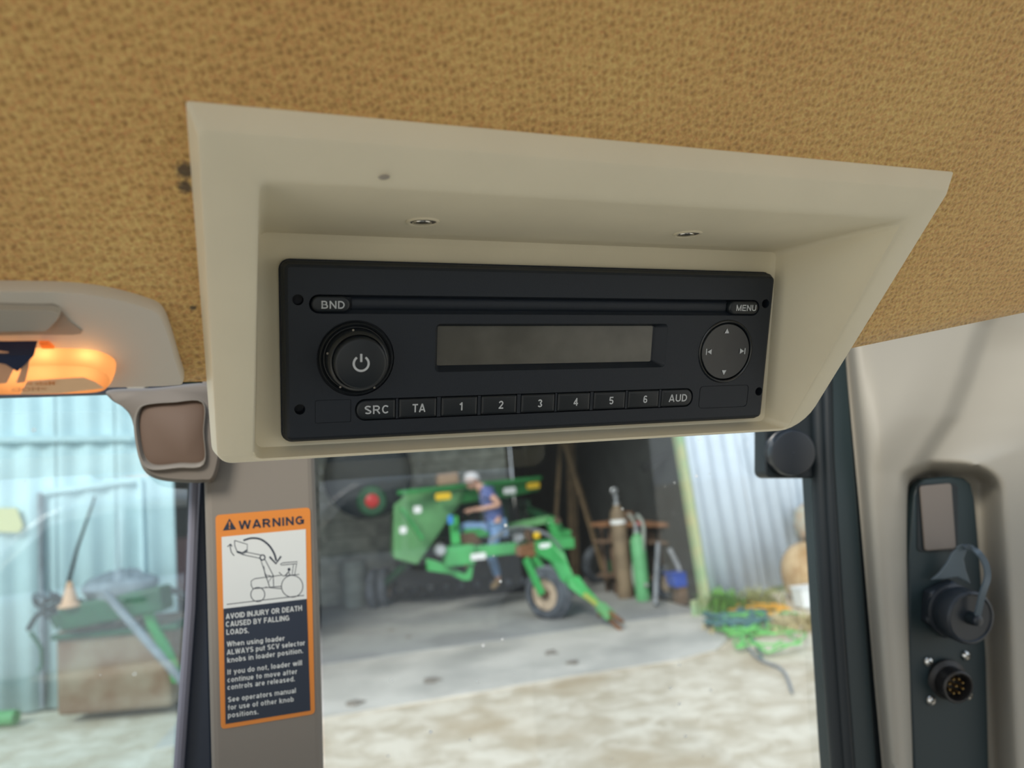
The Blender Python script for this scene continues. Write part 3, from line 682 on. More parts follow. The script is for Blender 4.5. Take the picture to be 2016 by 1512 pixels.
# blue pail and grey pipes by the post
c = at(1345, 1142, 10.0)
t = thing('blue_crate', V((c.x, c.y, c.z - .09)), 'blue plastic crate on a brown stand just inside the doorway post', 'crate')
B().prism([c + sx_ * a + UZ * b_ for a, b_ in ((-.14, .08), (-.11, -.09), (.11, -.09), (.14, .08))], sy_ * .25).build('tub', BLUE, t, bevel=.015)
B().box(c + UZ * .085 + sy_ * .125, (.30, .27, .02), sx_, sy_).build('rim', BLUE, t)
tag(B().box(V((c.x, c.y, (c.z - .09) / 2 + .02)) + sy_ * .12, (.12, .2, c.z - .13), sx_, sy_).build('stand', BROWN, bevel=.01), 'brown stand carrying the blue crate', 'stand')
for k, (a, b_) in enumerate([((1318, 1080, 10.3), (1350, 1150, 10.1)), ((1296, 1068, 10.4), (1290, 1190, 10.0))]):
    p, q = at(*a), at(*b_); q.z = max(q.z, .05)
    tag(B().tube([p, (p + q) / 2 + UZ * .03, q], .03, 8).build('pipe', TARP, smooth=True), ['grey pipe slanting down above the blue crate', 'grey pipe standing beside the green gas cylinder'][k], 'pipe')
# grey sheet put in for a reflection in the window, work lamp
pts = [at(1274, 862, 11.2), at(1338, 855, 10.7), at(1342, 940, 10.7), at(1338, 985, 10.7), at(1318, 1012, 10.8), at(1300, 1000, 11.0), at(1282, 950, 11.1)]
tag(B().prism(pts, sy_ * .03).build('reflection_sheet', GREYW, bevel=.01), 'made-up grey-green sheet standing for a window reflection near the right door post', 'tarp')
tag(B().prism([at(1262, 915, 10.5), at(1325, 882, 10.3), at(1334, 893, 10.3), at(1270, 930, 10.5)], sy_ * .05).build('dark_brace', DARKM), 'dark diagonal brace crossing in front of the made-up reflection sheet', 'brace')
lp = at(1340, 1010, 10.3)
t = thing('work_lamp', lp, 'small round work lamp with pale reflector by the door post', 'lamp')
B().lathe(lp, -sy_, [(.03, -.08), (.10, -.02), (.105, 0)], 20).build('reflector', SILV, t, smooth=True)
B().lathe(lp - sy_ * .005, -sy_, [(.05, 0), (.05, .02), (.01, .03)], 16).build('bulb', WHITE, t, smooth=True)
# tubs on the floor
for (px, py, r, h, m_, lb) in ((1166, 1120, .09, .22, DRUM, 'small teal tub on the dark shed floor'), (1192, 1128, .10, .36, WHITE, 'pale bucket on the dark shed floor left of the brown cylinder')):
    d = 13; c = gnd(px, py); c.z = .03
    t = thing('bucket', c, lb, 'bucket'); B().lathe(c, UZ, [(r * .85, 0), (r, h), (r * 1.05, h), (r * .95, h - .01), (r * .8, .02)], 18, cap=True).build('pail', m_, t, smooth=True)
    B().torus(c + UZ * h, UZ, r * 1.02, .008, 18, 6).build('rim', m_, t, smooth=True)
c = gnd(1196, 1150) - sx_ * .15; c.z = .34
tag(B().torus(c, (-sy_ + sx_ * .5), .24, .075, 32, 10).build('spare_tyre', TYRE, smooth=True), 'worn tyre standing behind the brown gas cylinder', 'tyre')

# right of the wall: tan tank, rusty drum, white box, greenery, hoses
c = gnd(1600, 1190); dT = gd(1600, 1180)
cz = at(1600, 1128, dT)
t = thing('fuel_tank', V((cz.x, cz.y, 0)), 'round tan tank beside the corrugated wall at the right window edge', 'tank')
r_ = 62 / FPX * dT
axt = (at(1700, 1128, dT) - cz).normalized(); axt.z = 0
B().lathe(cz + axt * .0 + V((0, 0, 0)), UZ, [(.03, -r_ * 1.08), (r_ * .5, -r_ * .98), (r_ * .86, -r_ * .62), (r_, -.05), (r_ * .95, r_ * .4), (r_ * .72, r_ * .78), (r_ * .35, r_ * .98), (.03, r_)], 36).build('shell', TANK, t, smooth=True, sub=1)
for a in (0, 2.1, 4.2): 
    p = cz + V((math.cos(a) * r_ * .5, math.sin(a) * r_ * .5, -r_ * .8)); B().cyl(p, V((p.x, p.y, 0)), .025, n=8).build('leg', BROWN, t)
B().lathe(cz + UZ * r_ * .97, UZ, [(.06, 0), (.06, .06), (.03, .07)], 12).build('filler_cap', BROWN, t)
cz2 = at(1604, 1030, dT + 1.0)
t = thing('rusty_drum', V((cz2.x, cz2.y, 0)), 'rusty pale round drum on a post behind the tan tank', 'drum')
B().lathe(cz2, UZ, [(.05, -.30), (.2, -.26), (.27, -.14), (.28, .05), (.24, .2), (.12, .28), (.02, .3)], 28).build('shell', RUSTW, t, smooth=True)
B().cyl(V((cz2.x, cz2.y, 0)), cz2 - UZ * .28, .06, n=12).build('post', BROWN, t)
c = gnd(1602, 1200); cw = at(1602, 1176, gd(1602, 1200))
t = thing('white_tub', V((cw.x, cw.y, 0)), 'small white tub on the ground below the tan tank', 'tub')
B().prism([V((cw.x, cw.y, 0)) + sx_ * a + UZ * b_ for a, b_ in ((-.14, .02), (-.16, .25), (.16, .25), (.14, .02))], sy_ * .22).build('tub_body', WHITE, t, bevel=.02)
B().box(V((cw.x, cw.y, .255)) + sy_ * .11, (.34, .25, .02), sx_, sy_).build('tub_rim', WHITE, t, bevel=.005)
# weeds
def weeds(px, py, n, h, sp, m_, name, label):
    c = gnd(px, py); b = B()
    for i in range(n):
        p = V((c.x + random.gauss(0, sp), c.y + random.gauss(0, sp * .6), 0)); l = h * random.uniform(.4, 1); a = random.uniform(0, 6.28)
        q = V((math.cos(a), math.sin(a), 0)); wv = V((-q.y, q.x, 0)) * .012
        v0, v1 = b.bm.verts.new(p - wv), b.bm.verts.new(p + wv)
        v2, v3 = b.bm.verts.new(p + q * l * .25 + UZ * l * .6 + wv), b.bm.verts.new(p + q * l * .25 + UZ * l * .6 - wv); v4 = b.bm.verts.new(p + q * l * .6 + UZ * l * .85)
        b.face((v0, v1, v2, v3)); b.face((v3, v2, v4))
    return tag(b.build(name, m_, loc=(c.x, c.y, 0)), label, 'weeds', kind='stuff')
weeds(1425, 1212, 260, .40, .09, LEAF, 'weed_clump', 'bright green weeds growing at the foot of the mossy door post')
weeds(1492, 1204, 170, .36, .13, mat('olive_leaf', (.30, .30, .10), .8), 'weed_clump', 'olive green weeds along the base of the corrugated wall')
weeds(1560, 1235, 400, .15, .32, mat('dry_grass', (.48, .40, .22), .9), 'dry_grass', 'short dry grass in front of the tan tank')
# hoses
def hosepile(cx, cy, m_, rx, ry, turns, r, label, seed):
    random.seed(seed); pts = []
    for i in range(int(turns * 9)):
        a = i * 2 * math.pi / 9; k = random.uniform(.45, 1.0)
        g = gnd(cx + rx * k * math.cos(a) + random.uniform(-.2, .2) * rx, cy + ry * k * math.sin(a) + random.uniform(-.2, .2) * ry)
        pts.append(V((g.x, g.y, .03 + r + random.uniform(0, .09))))
    return tag(B().tube(smoothpts(pts, 4, False), r, 6).build('garden_hose', m_, smooth=True), label, 'hose')
hosepile(1465, 1243, HGRN, 62, 22, 5, .011, 'bright green hose tangled on the ground at the slab corner', 3)
hosepile(1510, 1275, HGRN, 78, 28, 3, .010, 'bright green hose in looser loops nearer the gravel', 4)
hosepile(1490, 1212, HORG, 60, 9, 2.5, .010, 'orange hose coiled on top of the green hose by the wall', 5)
hosepile(1450, 1235, HBLU, 70, 18, 6, .022, 'dark teal hose heaped under the green hose', 6)
for k, pts in enumerate([[(1450, 1250), (1490, 1300), (1540, 1325), (1560, 1370)], [(1500, 1215), (1560, 1212), (1600, 1225), (1625, 1222)], [(1380, 1200), (1400, 1225), (1440, 1228), (1480, 1260), (1500, 1300)]]):
    P3 = [gnd(x, y) + UZ * .03 for x, y in pts]
    tag(B().tube(smoothpts(P3, 5, False), .013, 6).build('garden_hose', [TARP, HGRN, HBLU][k], smooth=True), ['grey hose end running out over the gravel', 'green hose end running toward the white tub', 'dark hose crossing the slab corner by the post'][k], 'hose')
random.seed(11)
# dark spots of spilled earth on the slab
for k, (px, py, s_) in enumerate([(772, 1246, .10), (805, 1260, .07), (1085, 1290, .12), (1128, 1310, .10), (850, 1345, .16), (700, 1390, .14), (1000, 1180, .1)]):
    c = gnd(px, py); b = B(); c.z = .024
    b.lathe(c, UZ, [(s_ * .6, 0), (s_ * .45, .012), (s_ * .2, .02)], 11)
    for v in b.bm.verts: v.co.x += random.uniform(-.03, .03); v.co.y += random.uniform(-.03, .03)
    tag(b.build('dirt_clod', mat('dirt', (.24, .21, .18), .95) if k == 0 else bpy.data.materials['dirt'], smooth=True), ['dirt clod on the slab left of the drill, farther of two', 'dirt clod on the slab left of the drill, nearer of two', 'dirt clod just beyond the drill carrying wheel on the slab', 'dirt clod on the slab between carrying wheel and gravel', 'wide flat dirt clod near the middle of the slab edge', 'wide flat dirt clod on the slab nearest the decal pillar', 'dirt clod on the shed floor under the drill'][k], 'dirt', 'dirt clods on the slab')

# ---- implement heap in the side window
hc = gnd(225, 1418); hd = gd(225, 1418)
HB = lambda px, py, dd=0: at(px, py, hd + dd)
t = thing('old_sprayer', V((hc.x, hc.y, 0)), 'rusty brown tank implement with green frame outside the side window', 'farm machine')
vx = (HB(350, 1300) - HB(100, 1320)); vx.z = 0; vx.normalize(); vy = V((-vx.y, vx.x, 0))
if vy.y < 0: vy = -vy
c = HB(222, 1320); 
B().box(V((c.x, c.y, .46)) + vy * .3, (1.05, .6, .76), vx, vy).build('tank_body', mat('rusty_sheet', (.22, .12, .07), .9, col2=(.32, .24, .17), nscale=3), t, bevel=.05)
B().box(HB(225, 1245) + vy * .3, (1.15, .62, .05), vx, vy).build('top_rim', GREEND, t, bevel=.01)
B().beam(HB(110, 1225), HB(200, 1190), .10, .12).build('frame_rail', GREEND, t, bevel=.01)
B().beam(HB(130, 1215), HB(330, 1175), .25, .22).build('dark_gearbox', GREEND, t, bevel=.03)
B().tube(smoothpts([HB(280, 1165), HB(300, 1230), HB(330, 1285), HB(350, 1340)], 4, False), .05, 8).build('green_arm', GREEN, t, smooth=True)
B().beam(HB(266, 1180), HB(298, 1165), .09, .07).build('arm_bracket', mat('lime_paint', (.15, .55, .10), .5), t, bevel=.01)
B().tube([HB(205, 1165, -.1), HB(270, 1240, -.25), HB(362, 1345, -.4)], .036, 8).build('grey_boom', TARP, t, smooth=True)
B().tube(smoothpts([HB(55, 1240), HB(75, 1210), HB(110, 1195), HB(130, 1180)], 5, False), .022, 6).build('black_hose', DARKM, t, smooth=True)
B().tube(smoothpts([HB(60, 1245), HB(80, 1275), HB(82, 1310), HB(75, 1320)], 5, False), .018, 6).build('black_hose', GREEND, t, smooth=True)
for k in range(26):
    a = HB(95 + (k % 3) * 45 + random.uniform(-20, 30), 1200 + random.uniform(-25, 20)); pts = [a]
    for j in range(4): pts.append(pts[-1] + vx * random.uniform(-.12, .22) + UZ * random.uniform(-.1, .1))
    B().tube(smoothpts(pts, 4, False), .013, 5).build('wire', DARKM, t, smooth=True)
B().tube(smoothpts([HB(320, 1160, .1), HB(350, 1165, .1), HB(372, 1180, .1)], 4, False), .03, 6).build('black_hose', DARKM, t, smooth=True)
o = B().tube([HB(124, 1190), HB(152, 1080), HB(187, 978)], .020, 7, .009).build('whip_antenna', DARKM, smooth=True); tag(o, 'thin dark whip rod leaning up from the old sprayer', 'rod')
c = HB(138, 1190, -.1); cn = B(); cn.lathe(c, UZ, [(.10, -.02), (.10, .0), (.07, .01), (.02, .20), (.012, .20)], 16)
tag(cn.build('traffic_cone', mat('faded_orange', (.75, .42, .25), .7), smooth=True), 'small faded orange cone sitting on the old sprayer', 'cone')
b = B()
b.ball(HB(235, 1155, .1), .27, 24, (1.25, .8, .55))
for v in b.bm.verts: v.co += V((random.uniform(-.02, .02),) * 3)
tag(b.build('tarp_bundle', TARP, smooth=True), 'lumpy grey tarp bundle lying on top of the old sprayer', 'tarp')
c = gnd(10, 1432); d_ = gd(10, 1432)
tag(B().tube([at(-60, 1418, d_), at(32, 1412, d_)], .065, 16).build('green_pipe', GREENF, smooth=True), 'short thick green pipe lying on the ground by the teal wall', 'pipe')
tag(B().tube(smoothpts([gnd(180, 1400) + UZ * .03, gnd(230, 1385) + UZ * .04, gnd(300, 1388) + UZ * .03], 5, False), .03, 8).build('grey_hose', TARP, smooth=True), 'grey hose on the ground below the old sprayer', 'hose')
yp = onl(18, 1025)
tag(B().prism([onl(-60, 1000), onl(35, 1000), onl(48, 1035), onl(40, 1048), onl(-60, 1045)], nl * .05).build('yellow_panel', mat('faded_yellow', (.70, .62, .30), .7)), 'faded yellow panel fixed to the pale teal wall', 'sign')

# ---- white car standing behind the tractor: it shows mirrored in the side window
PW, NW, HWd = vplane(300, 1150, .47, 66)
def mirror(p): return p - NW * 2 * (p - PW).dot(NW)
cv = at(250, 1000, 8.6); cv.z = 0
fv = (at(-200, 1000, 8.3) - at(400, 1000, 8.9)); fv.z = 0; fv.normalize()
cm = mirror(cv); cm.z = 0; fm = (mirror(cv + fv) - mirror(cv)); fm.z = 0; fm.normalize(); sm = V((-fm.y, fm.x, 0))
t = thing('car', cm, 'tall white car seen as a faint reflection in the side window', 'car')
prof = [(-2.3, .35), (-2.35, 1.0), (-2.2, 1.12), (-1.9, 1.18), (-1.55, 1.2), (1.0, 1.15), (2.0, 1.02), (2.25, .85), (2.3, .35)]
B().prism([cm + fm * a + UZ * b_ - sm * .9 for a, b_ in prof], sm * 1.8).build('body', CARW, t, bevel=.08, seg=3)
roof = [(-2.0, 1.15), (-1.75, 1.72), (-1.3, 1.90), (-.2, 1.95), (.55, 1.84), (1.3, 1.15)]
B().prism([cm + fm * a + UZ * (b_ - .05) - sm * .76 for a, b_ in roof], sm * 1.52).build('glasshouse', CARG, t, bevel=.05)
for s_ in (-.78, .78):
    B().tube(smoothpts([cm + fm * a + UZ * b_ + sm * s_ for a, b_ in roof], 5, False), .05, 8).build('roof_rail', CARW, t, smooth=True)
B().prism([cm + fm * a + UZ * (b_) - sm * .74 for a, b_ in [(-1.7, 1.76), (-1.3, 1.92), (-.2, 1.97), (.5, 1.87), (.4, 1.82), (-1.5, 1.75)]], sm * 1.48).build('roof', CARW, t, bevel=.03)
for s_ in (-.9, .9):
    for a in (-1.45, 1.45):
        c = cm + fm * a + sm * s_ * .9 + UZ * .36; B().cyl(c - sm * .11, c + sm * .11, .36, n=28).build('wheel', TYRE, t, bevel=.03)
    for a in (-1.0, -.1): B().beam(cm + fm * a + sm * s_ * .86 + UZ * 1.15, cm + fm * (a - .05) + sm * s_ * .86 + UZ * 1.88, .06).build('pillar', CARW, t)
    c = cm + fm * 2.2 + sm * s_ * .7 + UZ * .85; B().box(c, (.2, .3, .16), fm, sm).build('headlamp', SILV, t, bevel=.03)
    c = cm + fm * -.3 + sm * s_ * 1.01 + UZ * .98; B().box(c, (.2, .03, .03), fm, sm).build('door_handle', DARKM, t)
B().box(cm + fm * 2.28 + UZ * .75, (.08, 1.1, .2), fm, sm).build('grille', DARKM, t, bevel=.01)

# ================================================================== THE CAB
# ---- headliner (a curved sheet in the radio's frame, notched round the radio housing)
def ceil_pt(x, s_):
    """s_ = distance (mm) along the liner's profile above radio height y = 60"""
    y0 = 60.0; off = -5
    ca, sa = math.cos(TA), math.sin(TA)
    flat = 42.0
    if s_ <= flat: y = y0 + s_ * ca; z = qz(y0) + s_ * sa
    else:
        u = min(s_ - flat, 300.0); R = 420.0; th = u / R
        y1 = y0 + flat * ca; z1 = qz(y0) + flat * sa
        # rotate the direction towards horizontal (+z)
        y = y1 + R * (math.sin(math.pi / 2 - TA) - math.sin(math.pi / 2 - TA - th)); z = z1 + R * (-math.cos(math.pi / 2 - TA) + math.cos(math.pi / 2 - TA - th))
        if s_ - flat > 300:
            e_ = s_ - flat - 300; an = math.pi / 2 - TA - th; y += e_ * math.cos(an) * 1; z += e_ * math.sin(an)
            y = y; z = z
    return y, z
def ceil_dir():
    return None
def prof_pt(s_):
    ca, sa = math.cos(TA), math.sin(TA); y, z = 60.0, qz(60.0)
    a = TA; step = 2.0 if s_ > 0 else -2.0; n = int(abs(s_) / 2); 
    for i in range(n):
        d_ = i * 2.0
        aa = TA if s_ < 0 else TA + min(max(d_ - 45, 0) / 420.0, rad(38))
        y += step * math.cos(aa); z += step * math.sin(aa)
    rem = s_ - step * n; aa = TA if s_ < 0 else TA + min(max(n * 2.0 - 45, 0) / 420.0, rad(38))
    return y + rem * math.cos(aa), z + rem * math.sin(aa)
def cp(x, s_, off=-5):
    y, z = prof_pt(s_); return MR @ (V((x, y, z)) / 1000 + QN * off / 1000)
def s_of_y(y): return (y - 60) / math.cos(TA)
yb = lambda x: -8.5 if x < 0 else -1 + .19 * (x - 118)
up_rows = [0, 10, 20, 30, 45, 60, 80, 100, 130, 160, 200, 240, 280, 330, 400, 500, 650, 850]
xs_l = [-700, -550, -400, -320, -260, -220, -190, -165, -145, -130, -112]; xs_m = [-112 + 222 * i / 16 for i in range(17)]; xs_r = [110, 125, 140, 160, 185, 215, 260, 320, 400, 520]
hl = B()
for xs in (xs_l, xs_m, xs_r): hl.grid([[cp(x, s_) for x in xs] for s_ in up_rows])
for xs in (xs_l, xs_r):
    rows = []
    for k in range(9):
        rows.append([cp(x, s_of_y(yb(x) + (60 - yb(x)) * k / 8)) for x in xs])
    b0 = [cp(x, s_of_y(yb(x) - 2), -8) for x in xs]; b1 = [cp(x, s_of_y(yb(x) - 2), -30) for x in xs]
    hl.grid([b1, b0] + rows)
o = hl.build('ceiling', FAB, smooth=True, auto=60, loc=(0, 0, 0)); struct(o, 'tan dimpled fabric headliner of the cab', 'ceiling')
# cab roof skin above the headliner
rf = B(); rf.grid([[cp(x, s_, -70) for x in (-720, -300, 0, 300, 540)] for s_ in [-60, 0] + up_rows[3:]])
o = rf.build('roof_shell', FRAME, solid=.004, loc=(0, 0, 0)); struct(o, 'outer roof shell above the headliner', 'roof')

# ---- cab floor and waist panels below the camera's view
CX = mm(0, 0, 0); hx = (XV0 := (MR.to_3x3() @ V((1, 0, 0)))); hx = V((hx.x, hx.y, 0)).normalized(); hy = V((-hx.y, hx.x, 0))
c = CAM + hx * .05 - hy * .55
o = B().box(V((c.x, c.y, .70)), (1.5, 1.9, .04), hx, hy).build('floor', RUB); struct(o, 'black rubber cab floor', 'floor')
o = B().box(V((c.x, c.y, .92)) - hx * .74, (.04, 1.9, .44), hx, hy).build('wall_cab_left', BEIGE2); struct(o, 'lower left side panel of the cab', 'wall')
o = B().box(V((c.x, c.y, .92)) + hx * .74, (.04, 1.9, .44), hx, hy).build('wall_cab_right', BEIGE2); struct(o, 'lower right side panel of the cab', 'wall')
o = B().box(V((c.x, c.y, .92)) + hy * .94, (1.44, .04, .44), hx, hy).build('wall_cab_rear', BEIGE2); struct(o, 'lower panel of the cab under the rear window', 'wall')

TP_, TN_, TH_ = vplane(1850, 1200, .52, 76)
def vmir(p): return p - TN_ * 2 * (p - (TP_ - TN_ * .03)).dot(TN_)
pa, pb = vmir(at(1012, 950, 2.1)), vmir(at(1290, 950, 2.1))
pa.z = pb.z = .72; dd_ = (pb - pa).normalized(); nn_ = V((-dd_.y, dd_.x, 0))
if nn_.dot(CAM - pa) > 0: nn_ = -nn_
o = B().prism([pa, pb, pb + nn_ * .12, pa + nn_ * .12], UZ * 1.5).build('reflection_blocker', RUB, bevel=.02); struct(o, 'added unseen black post masking bright reflections in the rear window', 'post')  # unseen post added so its dark mirror image falls in the rear pane

# ---- radio housing
hz = thing('radio_housing', qp(0, -36, -10), 'beige moulded plastic radio housing set in the tan headliner', 'housing')
def qloop(x0, x1, y0, y1, r, off, xb=0, k=6):
    return [qp(x + xb * (y - y1) / (y0 - y1) * (1 if x > 0 else -1), y, off) for x, y in rr(x0, x1, y0, y1, r, k)]
def zloop(x0, x1, y0, y1, r, z, xb=0, k=6):
    return [mm(x + xb * (y - y1) / (y0 - y1) * (1 if x > 0 else -1), y, z) for x, y in rr(x0, x1, y0, y1, r, k)]
L0 = zloop(-98.5, 96, -30.5, 36, 2, -7, 2.5)
L1 = zloop(-100.6, 98, -32, 38, 2.5, -6.3, 2.5)
L1b = zloop(-101, 98.4, -32.3, 38.6, 2.5, -5, 2.5)
Bk = (-102.6, 105.0, -33.6, 50.6)
L2 = [p.lerp(q, .965) for p, q in zip(L1b, qloop(*Bk, 2.5, 0, 1.2))]
L3 = qloop(Bk[0] - .5, Bk[1] + .5, Bk[2] - .2, Bk[3] + .5, 2.6, -.5, 1.2)
L4 = qloop(Bk[0] - 2.2, Bk[1] + 2.4, Bk[2] - .5, Bk[3] + 2.2, 4, 0, 1.0)
L5 = qloop(-115.3, 114.6, -34.5, 60.2, (4, 11, 2, 2), 0, -1.2)
L6 = qloop(-116.0, 115.4, -34.9, 60.9, (4.5, 11.5, 2, 2), -.35, -1.2)
L7 = qloop(-118.4, 118.2, -36.6, 64.4, (5, 13, .8, .8), -4.6, -2.0)
L8 = qloop(-118.5, 118.3, -36.6, 64.6, (5, 13, .8, .8), -6, -2.0)
L9 = qloop(-117.6, 117.2, -36.2, 64.0, (5, 13, .8, .8), -22, -2.0)
hb_ = B(); hb_.loops([L1, L1b, L2, L3, L4, L5, L6, L7, L8, L9])
hb_.build('shell', BEIGE, hz, smooth=True, auto=28)
B().loops([L0, L1], True, False).build('back_panel', BEIGE, hz, smooth=True, auto=38)
# screw holes in the recess roof, their shade painted as flat dark discs
tn = ((mm(0, 50.6, 50) - mm(0, 38.6, -5)).cross(mm(1, 0, 0) - mm(0, 0, 0))).normalized()
if tn.dot(CAM - mm(0, 44, 20)) < 0: tn = -tn
for px, py, r_ in ((833, 436, .0046), (1354, 460, .0045)):
    p = hit(px, py, mm(0, 38.6, -5), tn)
    B().torus(p, tn, r_, .0006, 28, 8).build('countersink_ring', BEIGE, hz, smooth=True)
    B().lathe(p + tn * .00012, tn, [(r_ * .93, 0), (.0001, .00002)], 24).build('hole_shade_disc', mat('painted_hole_shade', (.10, .09, .075), .8), hz)
    B().lathe(p + tn * .0002 - (mm(0, 0, 1) - mm(0, 0, 0)) * 1.5, tn, [(.0032, 0), (.0030, .0005), (.0010, .0007)], 16).build('screw', CHROME, hz, smooth=True)
# small nick on the edge above
p = qp(-72.5, 53.2, .2); B().ball(p, .0011, 10, (1.4, .6, .6)).build('nick', GREYPL, hz, smooth=True)

def flatline(b, pts, w_, nrm):
    pts = [V(p) for p in pts]; A_, Bb = [], []
    for i, p in enumerate(pts):
        d_ = (pts[min(i + 1, len(pts) - 1)] - pts[max(i - 1, 0)]).normalized(); s_ = d_.cross(nrm).normalized() * w_ / 2
        A_.append(p + s_); Bb.append(p - s_)
    return b.grid([A_, Bb])
def glyph(ch, t):
    """plain bold sans capitals and digits as strokes: (width, polylines) at cap height 1"""
    h = t / 2
    def arc(cx, cy, rx, ry, a0, a1, n=14): return [(cx + rx * math.cos(rad(a0 + (a1 - a0) * i / n)), cy + ry * math.sin(rad(a0 + (a1 - a0) * i / n))) for i in range(n + 1)]
    W = {'B': .70, 'N': .74, 'D': .72, 'M': .86, 'E': .64, 'U': .72, 'S': .68, 'R': .74, 'C': .74, 'T': .66, 'A': .78, 'W': 1.04, 'I': t, 'G': .78, '1': .42, '2': .58, '3': .58, '4': .60, '5': .58, '6': .58}[ch]
    l, r_, b, u = h, W - h, h, 1 - h
    m = {'I': [[(l, 0), (l, 1)]], 'T': [[(0, u), (W, u)], [(W / 2, 0), (W / 2, 1)]],
         'E': [[(l, 0), (l, 1)], [(0, u), (W, u)], [(0, .5), (W * .93, .5)], [(0, b), (W, b)]],
         'N': [[(l, 0), (l, 1)], [(l, 1 - h * .6), (r_, h * .6)], [(r_, 0), (r_, 1)]],
         'M': [[(l, 0), (l, 1)], [(l, 1 - h * .4), (W / 2, .04)], [(W / 2, .04), (r_, 1 - h * .4)], [(r_, 0), (r_, 1)]],
         'W': [[(l * .7, 1), (W * .27, 0)], [(W * .27, 0), (W / 2, 1)], [(W / 2, 1), (W * .73, 0)], [(W * .73, 0), (W - l * .7, 1)]],
         'A': [[(l * .8, 0), (W / 2, 1)], [(W / 2, 1), (W - l * .8, 0)], [(W * .2, .28), (W * .8, .28)]],
         'U': [[(l, 1)] + arc(W / 2, .32, r_ - W / 2, .32 - h, 180, 360) + [(r_, 1)]],
         'D': [[(l, 0), (l, 1)], [(0, u), (W * .40, u)] + arc(W * .40, .5, r_ - W * .40, u - .5, 90, -90) + [(0, b)]],
         'B': [[(l, 0), (l, 1)], [(0, u), (W * .5, u)] + arc(W * .5, (u + .52) / 2, W * .38 - h, (u - .52) / 2, 90, -90, 8) + [(0, .52)], [(0, .52), (W * .55, .52)] + arc(W * .55, (b + .52) / 2, W * .45 - h, (.52 - b) / 2, 90, -90, 8) + [(0, b)]],
         'R': [[(l, 0), (l, 1)], [(0, u), (W * .5, u)] + arc(W * .5, (u + .47) / 2, W * .43 - h, (u - .47) / 2, 90, -90, 8) + [(0, .47)], [(W * .5, .47), (W - h * .9, 0)]],
         'C': [arc(W / 2, .5, W / 2 - h, .5 - h, 42, 318, 22)], 'G': [arc(W / 2, .5, W / 2 - h, .5 - h, 42, 330, 22), [(W * .55, .47), (W, .47)], [(r_, .52), (r_, .05)]],
         'S': [arc(W / 2, .74, W / 2 - h, .26 - h, 25, 270, 14) + arc(W / 2, .26 + .0, W / 2 - h, .26 - h + .0, 90, -155, 14)],
         '1': [[(W * .62, 0), (W * .62, 1)], [(W * .62, 1 - h * 1.1), (W * .05, .70)]],
         '2': [arc(W / 2, .70, W / 2 - h, .30 - h, 170, -40, 12) + [(h * 1.2, h * 1.3)], [(0, b), (W, b)]],
         '3': [arc(W / 2, .745, W / 2 - h * 1.1, .255 - h, 160, -90, 12), arc(W / 2, .27, W / 2 - h, .27 - h, 90, -160, 12)],
         '4': [[(W * .70, 0), (W * .70, 1)], [(W * .70, 1 - h), (h, .32)], [(h * .4, .29), (W, .29)]],
         '5': [[(W * .93, u), (W * .2, u)], [(W * .22, 1), (W * .14, .50)], [(W * .12, .52)] + arc(W / 2, .32, W / 2 - h, .32 - h, 115, -155, 14)],
         '6': [arc(W / 2, .31, W / 2 - h, .31 - h, 0, 360, 20), [(h, .31), (h * 1.1, .55)] + arc(W / 2 + .01, .66, W / 2 - h - .01, .34 - h, 160, 35, 9)]}[ch]
    return W, m
